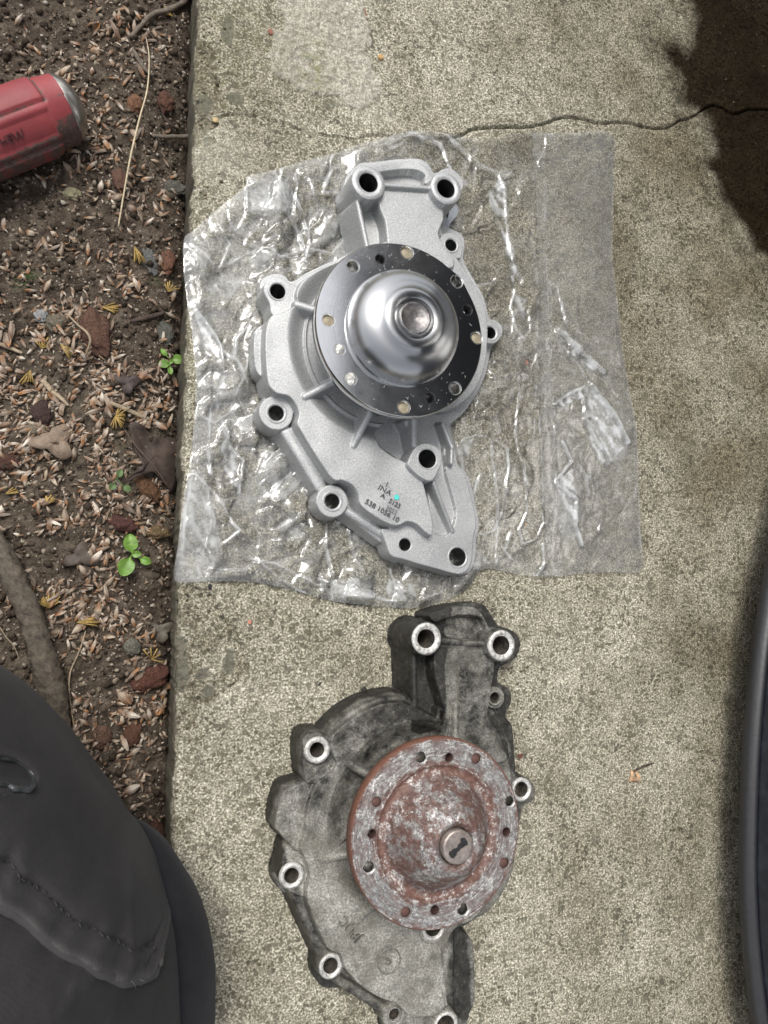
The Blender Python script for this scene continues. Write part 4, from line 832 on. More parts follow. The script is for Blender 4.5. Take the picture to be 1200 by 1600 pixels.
# =================================================================== OLD PUMP
def old_pump():
    c0 = W(640, 1300, 0); root = empty('water_pump', (c0[0], c0[1], .0)); tag(root, 'old grimy grey water pump with rusty flange lying on bare concrete', 'water pump')
    base = [(623, 991), (627, 976), (639, 967), (653, 966), (663, 955), (680, 948), (700, 944), (730, 941.5), (744, 943), (754, 952), (765, 970), (773, 979), (787, 982), (800, 991), (804, 1006), (799, 1023), (788, 1034), (773, 1040), (769, 1058), (772, 1067), (784, 1072), (790, 1085), (787, 1102), (781, 1111), (783, 1119), (790, 1128), (793, 1145), (795, 1176), (797, 1205), (806, 1212), (820, 1216), (827, 1232), (822, 1248), (808, 1256), (800, 1300), (790, 1360), (760, 1410), (712, 1442), (724, 1453), (732, 1470), (734, 1492), (734, 1556), (726, 1577), (718, 1600), (716, 1622), (700, 1636), (670, 1638), (640, 1630), (608, 1620), (595, 1604), (594, 1588), (587, 1573), (579, 1561), (553, 1543), (526, 1534), (500, 1533), (486, 1515), (484, 1497), (488, 1470), (473, 1432), (461, 1394), (438, 1387), (424, 1368), (423, 1352), (431, 1335), (442, 1315), (436, 1301), (424, 1292), (426, 1271), (433, 1243), (439, 1228), (456, 1221), (464, 1198), (467, 1183), (464, 1160), (468, 1146), (479, 1138), (493, 1136), (512, 1140), (525, 1134), (552, 1113), (582, 1098), (611, 1091), (638, 1093), (641, 1070), (641, 1024), (628, 1012)]
    h = HF(base); h.add(base, .010, .0012, .002, 3, .003)
    K = .0032
    # outer ledges
    h.add([(443, 1237), (456, 1230), (478, 1222), (500, 1212), (520, 1215), (520, 1320), (470, 1330), (452, 1318), (436, 1300), (431, 1292), (434, 1265)], .0205, .0022, K)
    h.add([(478, 1150), (500, 1146), (520, 1160), (528, 1190), (515, 1218), (480, 1222), (474, 1200), (472, 1170)], .0215, .0026, K)
    h.add([(452, 1318), (500, 1318), (520, 1345), (490, 1400), (452, 1392), (436, 1372), (440, 1350)], .0185, .0022, K)
    h.rib((519, 1149), .0195, (638, 1098), .0195, .0034, more=[((531, 1136), .0195), ((544, 1124), .0195), ((558, 1115), .0195), ((573, 1107), .0195), ((601, 1098), .0195), ((620, 1096), .0195)])
    h.rib((461, 1392), .0165, (505, 1490), .0165, .0036, more=[((478, 1430), .0165)])
    h.rib((524, 1530), .014, (596, 1575), .014, .003)
    # head
    h.add([(640, 1000), (644, 1060), (645, 1100), (650, 1140), (790, 1180), (786, 1140), (770, 1110), (764, 1070), (768, 1036), (780, 1010), (766, 990), (748, 958), (700, 956), (660, 975)], .015, .0014, K)
    h.add([(672, 960), (700, 951), (735, 948), (750, 956), (762, 976), (768, 990), (758, 990), (746, 966), (700, 966), (680, 972)], .0215, .0012, .002)
    # main body
    body = [(520, 1150), (545, 1128), (575, 1110), (605, 1100), (640, 1102), (700, 1130), (780, 1140), (797, 1200), (800, 1290), (785, 1370), (745, 1430), (712, 1450), (700, 1470), (692, 1500), (697, 1560), (690, 1578), (670, 1588), (640, 1585), (620, 1568), (590, 1556), (560, 1535), (540, 1510), (532, 1490), (512, 1480), (492, 1440), (480, 1400), (486, 1370), (480, 1345), (470, 1325), (478, 1300), (482, 1260), (496, 1225), (515, 1212), (527, 1195), (520, 1175)]
    h.add(body, .0235, .0040, K)
    ax = W(685, 1301, .048); r = np.hypot(h.X-ax[0], h.Y-ax[1])
    f = .0235-.0058*(1-sstep((r-.044)/.013)); f = f+.0008*np.exp(-((r-.0565)/.0009)**2)*(h.Y > ax[1]); h.H = np.where(r < .062, np.minimum(h.H, f), h.H)
    h.H = np.where(h.H > .006, h.H+.0006*fbm(h.X, h.Y, 45, 3, 710), h.H)
    # lower-right recess
    h.cut([(690, 1485), (700, 1470), (716, 1462), (716, 1570), (700, 1580), (697, 1560)], .0135, .0018, 2)
    h.cut([(712, 1450), (735, 1455), (748, 1490), (748, 1560), (735, 1590), (711, 1580), (712, 1500)], .0085, .0018, 2)
    # head surface
    h.add([(688, 1008), (762, 1008), (772, 1040), (768, 1070), (764, 1100), (762, 1120), (778, 1145), (788, 1190), (700, 1180), (700, 1130), (690, 1090), (680, 1050)], .0255, .0036, K)
    h.rib((648, 1020), .0245, (650, 1128), .0225, .0020); h.rib((650, 1128), .0225, (684, 1136), .022, .0018); h.rib((684, 1136), .022, (687, 1110), .0225, .0016)
    h.rib((688, 1001), .0275, (765, 1006), .0275, .0022); h.rib((714, 1104), .0275, (714, 1180), .0315, .0022)
    h.cut([(700, 966), (745, 964), (758, 985), (754, 998), (698, 995)], .0165, .0018, 3)
    # ribs to hub
    h.rib((533, 1188), .0235, (610, 1230), .031, .0024); h.cut([(514, 1335), (530, 1318), (560, 1300), (570, 1326), (548, 1332)], .0125, .0018, 2); h.rib((506, 1344), .0230, (590, 1328), .031, .0024); h.rib((559, 1440), .0235, (620, 1385), .033, .0022)
    h.rib((688, 1488), .0245, (697, 1570), .021, .0013)
    # bosses
    h.disc(666.7, 998, 27, .032, .0016, .003); h.disc(784, 1008.5, 25, .032, .0016, .003); h.disc(773.5, 1090.5, 17, .019, .0014, .003); h.disc(496, 1172, 22, .0235, .0018, .003); h.disc(456, 1369, 21, .0215, .0016, .003); h.disc(517, 1510, 22, .0185, .0016, .003)
    h.disc(678, 1450, 24, .0255, .003, .004); h.disc(616, 1586, 20, .0155, .0016, .003); h.disc(697, 1604, 24, .0215, .0016, .003); h.disc(816, 1234, 19, .013, .0014, .003)
    holes = [(666.7, 998, 25, 15, .0325, 1), (784, 1008.5, 23.5, 15, .0325, 1), (773.3, 1090.7, 11, 8.7, .0195, 0), (496, 1172, 21, 12, .024, 1), (456, 1369, 20, 12.2, .022, 1), (517, 1510, 20, 12.5, .019, 1), (678, 1450, 20, 14, .026, 1), (616, 1585, 11.5, 9, .016, 0), (697, 1604, 22, 16, .022, 1), (815.5, 1234, 18, 12, .0135, 1)]
    for q in holes: h.bore(q[0], q[1], q[3], q[4])
    # where oil and grime have settled
    h.grime([(615, 960), (700, 935), (700, 990), (690, 1040), (690, 1130), (640, 1140), (630, 1020)], .85); h.grime([(690, 935), (760, 940), (775, 985), (700, 975), (740, 960)], .35)
    h.grime([(700, 1040), (770, 1040), (770, 1085), (720, 1075)], .5, .012); h.grime([(560, 1100), (650, 1085), (690, 1140), (640, 1135), (580, 1140), (540, 1160)], .55, .01)
    h.grime([(770, 1110), (800, 1130), (805, 1210), (780, 1180), (740, 1120)], .6, .01); h.grime([(708, 1440), (740, 1450), (750, 1600), (708, 1600), (712, 1500)], .42, .006)
    h.grime([(455, 1130), (500, 1130), (480, 1160), (474, 1200), (440, 1235), (430, 1290), (415, 1290), (440, 1200)], .55, .004); h.grime([(440, 1310), (450, 1345), (440, 1370), (418, 1370), (420, 1330)], .6, .003); h.grime([(455, 1395), (480, 1400), (530, 1520), (600, 1570), (590, 1600), (480, 1540)], .45, .006)
    h.g = np.maximum(h.g, .18+.26*sstep((h.Y-W(600, 1330)[1])/.05))
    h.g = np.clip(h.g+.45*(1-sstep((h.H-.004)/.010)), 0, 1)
    h.build('housing', MOLD, root, .0002)
    for q in holes:
        o = boss(q[0], q[1], q[2], q[3], q[4], root, MRING if q[5] else MOLD, MBORE, lip=.0016, zb=.0003, chamf=.0012)
    zf = .048
    fo, c, H = flange(root, 685, 1301, zf, [(657.7, 1183.5, 9.5, 'thread'), (701.4, 1183.5, 7.5, 'hole'), (743.7, 1185.5, 8.5, 'blind'), (588, 1253, 8.5, 'blind'), (581, 1303, 7.8, 'hole'), (576, 1354.5, 10, 'thread'), (634, 1425, 8.8, 'blind'), (679.4, 1422, 8, 'hole'), (723, 1421, 9.8, 'thread'), (796, 1252, 8.6, 'thread'), (791, 1300, 7.5, 'hole'), (788, 1348, 8.6, 'blind')], Rin=.0355,
                      mats={'face': MRUST, 'thread': MSILV, 'bore': plain('rusty_hole', (.05, .025, .02), .7), 'plug': MRUST, 'blind': plain('rust_blind', (.10, .05, .042), .8, 0, .4)})
    prof = [(.0356, -.00005), (.0348, -.0009), (.0335, -.0018), (.0320, -.0016)]
    for i in range(1, 17):
        t = i/16; prof.append((.0310-.0195*t, -.0014+.0185*math.sin(t*math.pi/2*.98)**1.12))
    prof += [(.0100, .0160), (.0092, .0155), (.0090, .0140)]
    prof = [(a_, b_*(1.36 if b_ > 0 else 1)) for a_, b_ in prof]
    me = lathe('hub_dome', prof, 120); me.materials.append(MRUST); d = link('hub_dome', me, None, root); d.location = (c[0], c[1], zf)
    pin = lathe('shaft_end', [(.0086, .010), (.0086, .0178), (.0080, .0184), (.0066, .0183)], 64, True); pin.materials.append(plain('worn_shaft', (.34, .29, .26), .45, .7, .4, 300)); d2 = link('shaft_end', pin, None, root); d2.location = (c[0], c[1], zf+.0062)
    a = np.array(c[:2])+WS([(704, 1339)], zf+.0248)[0]-WS([(717, 1325)], zf+.0248)[0]; b = np.array(c[:2])+WS([(729, 1313)], zf+.0248)[0]-WS([(717, 1325)], zf+.0248)[0]; t_ = (b-a)/np.linalg.norm(b-a); n_ = np.array([-t_[1], t_[0]]); V = []; r_ = random.Random(3); m = 12
    for s_ in (1, -1):
        for i in range(m+1):
            t = i/m if s_ == 1 else 1-i/m; p = a+(b-a)*t+n_*s_*(.0014+.0007*math.sin(t*9)*.5+.0004*r_.uniform(-1, 1)+(.0006 if t > .8 or t < .15 else 0))*(.6 if t in (0, 1) else 1); V.append((p[0], p[1], zf+.02495))
    V2 = [(v[0], v[1], v[2]-.0004) for v in V]; n = len(V); Fc = [tuple(range(n))]+[(i, n+i, n+(i+1) % n, (i+1) % n) for i in range(n)]
    link('marker_stroke', mesh('marker_stroke', V+V2, Fc, False), MBLACKPEN, root)
    nk = lathe('hub_neck', [(.020, -.008), (.021, -.018), (.027, -.026), (.034, -.034)], 80); nk.materials.append(MOLD); d3 = link('hub_neck', nk, None, root); d3.location = (c[0], c[1], zf)
    T = new_pump.text; me_e = plain('cast_letter', (.17, .165, .14), .6, .3, .4, 600)
    T('JPDC', 547.5, 1452, .0072, 128, .0240, me_e, 'cast_lettering', .0010, 0, root, 1.05)
    T('125 1A5', 725, 1069, .0060, 88, .0266, plain('cast_letter_dark', (.09, .088, .08), .6, .3, .5, 600), 'cast_lettering', .0003, 0, root, 1.1); T('5', 717, 1062, .0045, 88, .0261, me_e, 'cast_lettering', .0002, 0, root)
    q = W(607.5, 1501, .0238); rg = lathe('cast_date_mark', [(.0062, .0), (.0066, .0006), (.0070, .0)], 48); rg.materials.append(me_e); o = link('cast_date_mark', rg, None, root); o.location = (q[0], q[1], .0243); T('G', 607, 1502, .0048, 150, .0238, me_e, 'cast_lettering', .0010, 0, root)
    return base
OLDBASE = old_pump()

# =================================================================== PLASTIC BAG
BAG = [(287, 374), (302, 360), (335, 330), (384, 290), (386, 276), (425, 266), (470, 252), (520, 240), (560, 226), (610, 212), (645, 204), (670, 204), (700, 208), (735, 214), (775, 214), (805, 208), (830, 206), (860, 207), (900, 207), (957, 208), (960, 260), (958, 330), (957, 400), (966, 480), (975, 560), (984, 610), (996, 680), (999, 760), (1002, 830), (1004, 890), (960, 894), (905, 896), (880, 900), (850, 901), (820, 899), (790, 893), (765, 888), (748, 893), (735, 912), (715, 930), (695, 940), (665, 948), (640, 950), (600, 948), (560, 944), (520, 939), (480, 928), (440, 918), (400, 910), (350, 908), (305, 909), (273, 907), (277, 860), (284, 800), (290, 760), (298, 710), (304, 650), (306, 600), (303, 560), (300, 520), (292, 470), (287, 420)]
CREASE = [([(782, 275), (790, 300), (792, 330), (795, 370), (803, 410), (817, 440)], .0030, .0022), ([(765, 300), (772, 330), (788, 360)], .0022, .002), ([(835, 207), (834, 260), (833, 320), (834, 380), (840, 440), (840, 520), (838, 600), (836, 680)], .0010, .0009), ([(852, 280), (856, 320), (852, 345)], .0016, .0012), ([(806, 450), (800, 480), (806, 510), (818, 530)], .0024, .002), ([(858, 438), (872, 448), (880, 480), (886, 505)], .0030, .0016), ([(862, 440), (863, 500), (862, 560)], .0016, .0010),
          ([(872, 515), (890, 530), (915, 555), (945, 580)], .0055, .0030), ([(880, 540), (905, 570), (930, 610), (960, 645), (985, 690)], .0030, .0015), ([(865, 632), (895, 612), (925, 600)], .0045, .0020), ([(925, 600), (945, 625), (965, 655), (984, 692)], .0055, .0024), ([(912, 620), (915, 655), (935, 690), (952, 725)], .0045, .0022), ([(935, 655), (955, 675), (960, 705)], .0030, .0018), ([(868, 640), (868, 700), (870, 760), (872, 830)], .0022, .0010),
          ([(880, 690), (895, 720), (870, 750)], .0030, .0022), ([(870, 755), (902, 780), (900, 820), (910, 850)], .0045, .0026), ([(905, 725), (918, 745), (922, 775)], .0028, .0018), ([(843, 640), (848, 720), (850, 815)], .0026, .0009), ([(715, 700), (725, 685), (745, 680), (770, 684), (793, 700), (796, 730), (790, 770), (786, 800), (772, 830), (752, 835)], .0036, .0014), ([(768, 690), (774, 740), (778, 790), (778, 830), (776, 880)], .0036, .0014), ([(712, 690), (722, 720), (725, 740)], .0030, .0018),
          ([(818, 722), (824, 760), (824, 800), (812, 830), (818, 850), (840, 840), (852, 816)], .0030, .0013), ([(808, 560), (812, 620), (806, 680), (815, 720)], .0024, .0012), ([(752, 740), (742, 770), (738, 790)], .0024, .002), ([(800, 830), (790, 860), (800, 875)], .0026, .002), ([(850, 850), (852, 880), (840, 900)], .0030, .002), ([(700, 210), (745, 255), (790, 275), (800, 270)], .0026, .002), ([(650, 206), (600, 225), (550, 240)], .0030, .0015),
          ([(640, 205), (690, 225), (705, 265), (730, 290)], .0030, .002), ([(386, 290), (400, 285), (430, 282), (452, 285)], .0034, .0014), ([(386, 330), (420, 330), (450, 325)], .0034, .0014), ([(386, 280), (386, 330)], .0034, .0013), ([(430, 265), (440, 300), (450, 330), (470, 370), (480, 400)], .0040, .0020), ([(455, 300), (475, 340), (485, 380), (470, 420)], .0038, .0018), ([(485, 280), (500, 330), (520, 375)], .0030, .0016), ([(520, 265), (505, 300), (530, 300)], .0032, .0015),
          ([(300, 380), (340, 420), (380, 400), (430, 370)], .0030, .0018), ([(290, 380), (320, 420), (350, 440), (400, 440)], .0026, .0014), ([(300, 480), (320, 500), (345, 540), (350, 580)], .0052, .0030), ([(345, 545), (375, 570), (385, 600)], .0042, .0022), ([(350, 590), (330, 640), (325, 700), (330, 740)], .0040, .0020), ([(345, 650), (360, 700), (380, 720), (375, 770)], .0044, .0020), ([(318, 650), (335, 660), (350, 650)], .0038, .0018),
          ([(300, 735), (335, 770), (360, 810), (375, 830), (350, 850)], .0044, .0018), ([(300, 740), (290, 800), (285, 860)], .0034, .0022), ([(325, 760), (330, 820), (310, 890)], .0040, .0018), ([(370, 860), (410, 880), (440, 905), (480, 930)], .0034, .0016), ([(380, 870), (430, 880), (500, 915)], .0028, .0014), ([(510, 820), (508, 850), (520, 900)], .0034, .0016), ([(545, 830), (555, 870), (572, 905)], .0034, .0016), ([(500, 905), (540, 920), (570, 930), (620, 940)], .0032, .0018), ([(610, 890), (620, 920), (650, 930)], .0034, .002),
          ([(620, 905), (645, 935)], .003, .0015), ([(700, 905), (690, 925), (660, 935)], .003, .0016), ([(380, 700), (420, 705), (450, 715)], .0026, .0014), ([(390, 560), (360, 640), (395, 690)], .003, .0018), ([(545, 625), (545, 650)], .001, .001), ([(520, 240), (515, 260), (540, 262)], .003, .0014), ([(340, 350), (360, 380), (345, 420), (370, 450)], .0034, .0016), ([(400, 380), (440, 400), (480, 390), (530, 395)], .0036, .0016), ([(395, 500), (370, 530), (365, 560)], .0034, .0018)]
def bag():
    P = catmull(WS(BAG, .002), 3); st = .00085
    x = np.arange(P[:, 0].min()-.003, P[:, 0].max()+.003, st); y = np.arange(P[:, 1].min()-.003, P[:, 1].max()+.003, st); X, Y = np.meshgrid(x, y); S = sdf(X, Y, P)
    pump = catmull(WS(NEWBASE, .004), 2); dp = sdf(X, Y, pump)
    h = np.zeros_like(X)
    # crumple: sharp folding in many directions
    r = random.Random(12); wx = X+.004*fbm(X, Y, 30, 2, 801); wy = Y+.004*fbm(X, Y, 30, 2, 811)
    near = np.exp(-np.maximum(dp, 0)/.035); left = 1-sstep((X-W(560, 600)[0])/.06); amp = np.clip(.12+.40*near+.60*left, 0, 1.0)
    for k in range(11):
        a = r.uniform(0, math.pi); f = r.uniform(28, 170); ph = r.uniform(0, 9); u = (wx*math.cos(a)+wy*math.sin(a))*f+ph+.8*noise(X, Y, 22, 820+k)
        tri = 1-np.abs((u % 2)-1)*1.0; m = np.clip(noise(X, Y, 24, 840+k)*1.8, 0, 1); h += tri*m*((.14 if f < 80 else .05)/f)*amp
    h += .0002*np.abs(fbm(X, Y, 120, 2, 861))*amp
    for pts, hh, w in CREASE:
        Q = WS(pts, .003); b = (X > Q[:, 0].min()-.012) & (X < Q[:, 0].max()+.012) & (Y > Q[:, 1].min()-.012) & (Y < Q[:, 1].max()+.012)
        jx = X[b]+.0007*noise(X[b], Y[b], 220, 871); jy = Y[b]+.0007*noise(X[b], Y[b], 220, 872); d = seg_dist(jx, jy, Q)
        h[b] = np.maximum(h[b], h[b]*.6+hh*.38*np.clip(1-d/(w*1.25), 0, 1)**1.4)
    cap = np.where(dp < 0, .0012, .0012+np.minimum(.016, dp*1.1)); edge = np.clip(-S/.004, .12, 1)
    h = np.minimum(h*edge, cap); under = dp < 0; h = np.where(under, np.minimum(h*.4+.0002, .0012), h)
    # at the old pump nothing rises
    gy, gx = np.gradient(S, st); out = (S > 0); Xs = np.where(out, X-S*gx, X); Ys = np.where(out, Y-S*gy, Y)
    Q = grid_quads(len(x), len(y)); keep = (S.ravel()[Q] < 0).any(1) ; keep &= (S.ravel()[Q] < st*1.5).all(1); Q = Q[keep]; used = np.unique(Q); rm = np.full(X.size, -1); rm[used] = np.arange(len(used))
    # fold lines whitened by stress, plus sky glints on creases and facets painted white
    fold = np.zeros_like(X)
    for cs, an_, sd_ in ((.014, .5, 1), (.009, .35, 2), (.025, .4, 3)):
        rr_ = np.random.RandomState(40+sd_); A0 = math.radians([60, 35, 80][sd_-1]); wX = X+.006*fbm(X, Y, 35, 2, 960+sd_); wY = Y+.006*fbm(X, Y, 35, 2, 970+sd_)
        U = (wX*math.cos(A0)+wY*math.sin(A0))*an_/cs; Vv = (-wX*math.sin(A0)+wY*math.cos(A0))/cs; ui = np.floor(U).astype(int); vi = np.floor(Vv).astype(int); F1 = np.full(X.shape, 9.); F2 = F1.copy(); idn = np.zeros(X.shape)
        T1 = rr_.rand(64, 64); T2 = rr_.rand(64, 64); T3 = rr_.rand(64, 64); T4 = rr_.rand(64, 64)-.5; T5 = rr_.rand(64, 64)-.5; tilt = np.zeros_like(X)
        for i in (-1, 0, 1):
            for j in (-1, 0, 1):
                a_ = (ui+i) & 63; b_ = (vi+j) & 63; du = ui+i+T1[a_, b_]-U; dv = vi+j+T2[a_, b_]-Vv; d = np.hypot(du, dv); n_ = d < F1; F2 = np.where(n_, F1, np.minimum(F2, d)); F1 = np.where(n_, d, F1); idn = np.where(n_, T3[a_, b_], idn); tilt = np.where(n_, T4[a_, b_]*du+T5[a_, b_]*dv, tilt)
        ms = np.clip(noise(X, Y, 28, 980+sd_)*1.6+.35, 0, 1)*np.clip(amp, 0, 1); e_ = np.exp(-((F2-F1)*cs/.0007))*ms; fold = np.maximum(fold, e_*.60*np.clip(.6+1.2*noise(X, Y, 140, 985+sd_), 0, 1)); fold = np.maximum(fold, (.30+.25*noise(X, Y, 200, 990))*(idn > .80)*ms); h = np.minimum(np.where(under, h, np.maximum(h+tilt*cs*.85*ms*edge, 0)), cap)
    for pts, hh, w in CREASE:
        Q5 = WS(pts, .003); b = (X > Q5[:, 0].min()-.012) & (X < Q5[:, 0].max()+.012) & (Y > Q5[:, 1].min()-.012) & (Y < Q5[:, 1].max()+.012)
        jx = X[b]+.0007*noise(X[b], Y[b], 160, 871); jy = Y[b]+.0007*noise(X[b], Y[b], 160, 872); d = seg_dist(jx, jy, Q5); bw = w*(.22+.38*np.clip(noise(X[b], Y[b], 90, 873)+.4, 0, 1.2))
        fold[b] = np.maximum(fold[b], min(.9, .34+hh*120)*np.exp(-(d/bw)**2)*np.clip(.85+.7*noise(X[b], Y[b], 90, 874), .4, 1))
    milk_glint = .05+.10*np.clip(fbm(X, Y, 18, 3, 881)+.2, 0, 1)
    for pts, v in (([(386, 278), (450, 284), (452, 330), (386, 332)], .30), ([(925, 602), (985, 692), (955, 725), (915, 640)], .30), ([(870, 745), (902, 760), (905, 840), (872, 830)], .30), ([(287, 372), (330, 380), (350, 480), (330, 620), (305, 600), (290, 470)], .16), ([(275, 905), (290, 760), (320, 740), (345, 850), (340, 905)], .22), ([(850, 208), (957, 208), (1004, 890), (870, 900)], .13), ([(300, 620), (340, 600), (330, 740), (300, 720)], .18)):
        d = sdf(X, Y, catmull(WS(pts, .002), 2)); milk_glint = np.maximum(milk_glint, v*(1-sstep(d/.006+.5)))
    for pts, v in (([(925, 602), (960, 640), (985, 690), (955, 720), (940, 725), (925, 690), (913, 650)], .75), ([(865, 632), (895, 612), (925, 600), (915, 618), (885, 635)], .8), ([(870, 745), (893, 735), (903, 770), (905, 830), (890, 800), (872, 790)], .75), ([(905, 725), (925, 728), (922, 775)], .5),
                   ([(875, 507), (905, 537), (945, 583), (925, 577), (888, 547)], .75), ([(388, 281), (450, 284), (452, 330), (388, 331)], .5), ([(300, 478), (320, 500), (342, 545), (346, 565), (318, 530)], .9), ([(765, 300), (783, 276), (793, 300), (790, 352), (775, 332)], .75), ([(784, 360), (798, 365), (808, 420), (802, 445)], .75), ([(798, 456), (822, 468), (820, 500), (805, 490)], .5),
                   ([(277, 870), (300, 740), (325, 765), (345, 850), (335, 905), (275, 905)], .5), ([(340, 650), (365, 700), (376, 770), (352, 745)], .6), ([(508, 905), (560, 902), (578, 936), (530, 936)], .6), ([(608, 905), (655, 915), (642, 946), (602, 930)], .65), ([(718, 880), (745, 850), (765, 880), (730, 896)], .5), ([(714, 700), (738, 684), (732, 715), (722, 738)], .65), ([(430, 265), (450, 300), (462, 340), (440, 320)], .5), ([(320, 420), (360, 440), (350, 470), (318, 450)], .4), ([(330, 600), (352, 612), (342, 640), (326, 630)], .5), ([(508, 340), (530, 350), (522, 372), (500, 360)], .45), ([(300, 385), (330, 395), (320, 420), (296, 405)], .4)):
        Q6 = WS(pts, .003); d = sdf(X+.0012*noise(X, Y, 170, 991), Y+.0012*noise(X, Y, 170, 992), Q6); st_ = np.clip(.62+1.1*noise(X*.8+Y*.6, Y*.3-X*.3, 260, 993)+.5*noise(X, Y, 420, 994), .12, 1.1); fold = np.maximum(fold, v*(1-sstep(d/.0009+.5))*st_)  # sharp white facets: sky reflections painted into the film
    milk_glint = np.maximum(milk_glint, np.where(under, .05, fold))
    root = empty('plastic_bag', tuple(W(640, 600, 0)[:2])+(0,)); tag(root, 'crumpled clear plastic bag spread flat under the new silver pump', 'plastic bag')
    V = np.stack([Xs.ravel(), Ys.ravel(), (h+.0022).ravel()], -1)[used]; me = fastmesh('front_film', V, rm[Q]); attr(me, 'milk_glint', milk_glint.ravel()[used]); link('front_film', me, MFILM, root)
    h2 = .0006+.35*h*(.5+.5*noise(X, Y, 50, 890))+.0005*np.abs(fbm(X, Y, 70, 3, 891)); V = np.stack([Xs.ravel(), Ys.ravel(), np.minimum(h2+.0004, h+.0014).ravel()], -1)[used]; me = fastmesh('back_film', V, rm[Q]); attr(me, 'milk_glint', milk_glint.ravel()[used]*.8); link('back_film', me, MFILM, root)
    # welded strip down the flat half
    top = [(836, 207), (838, 300), (842, 400), (845, 440), (845, 520), (846, 640), (850, 760), (853, 815), (853, 900)]; bot = [(852, 207), (853, 300), (856, 400), (858, 440), (860, 520), (864, 640), (868, 760), (872, 815), (874, 900)]
    A_ = catmull(WS(top, .004), 8, False); B_ = catmull(WS(bot, .004), 8, False); V = []; n = len(A_)
    for i in range(n):
        for j in range(5): t = j/4; p = A_[i]*(1-t)+B_[i]*t; V.append((p[0], p[1], float(.0026)+.0004*float(noise(np.array(p[0]), np.array(p[1]), 120, 895))+(.0003 if j in (0, 4) else 0)))
    Fq = grid_quads(5, n)[:, ::-1]; me = fastmesh('weld_seam', np.array(V), Fq); attr(me, 'milk_glint', np.full(len(V), .14)); link('weld_seam', me, MFILM, root)
bag()
bit(823, 566, 3, 5, 20, (.55, .22, .13), 'tiny pink petal fleck caught under the plastic bag right of the shiny flange', 21, 'petal', 'petal_fleck', .3, .0002)
bit(821, 819, 2.5, 3, 0, (.5, .25, .15), 'tiny orange fleck under the plastic bag beside the pump foot', 22, 'petal', 'petal_fleck', .3, .0002)

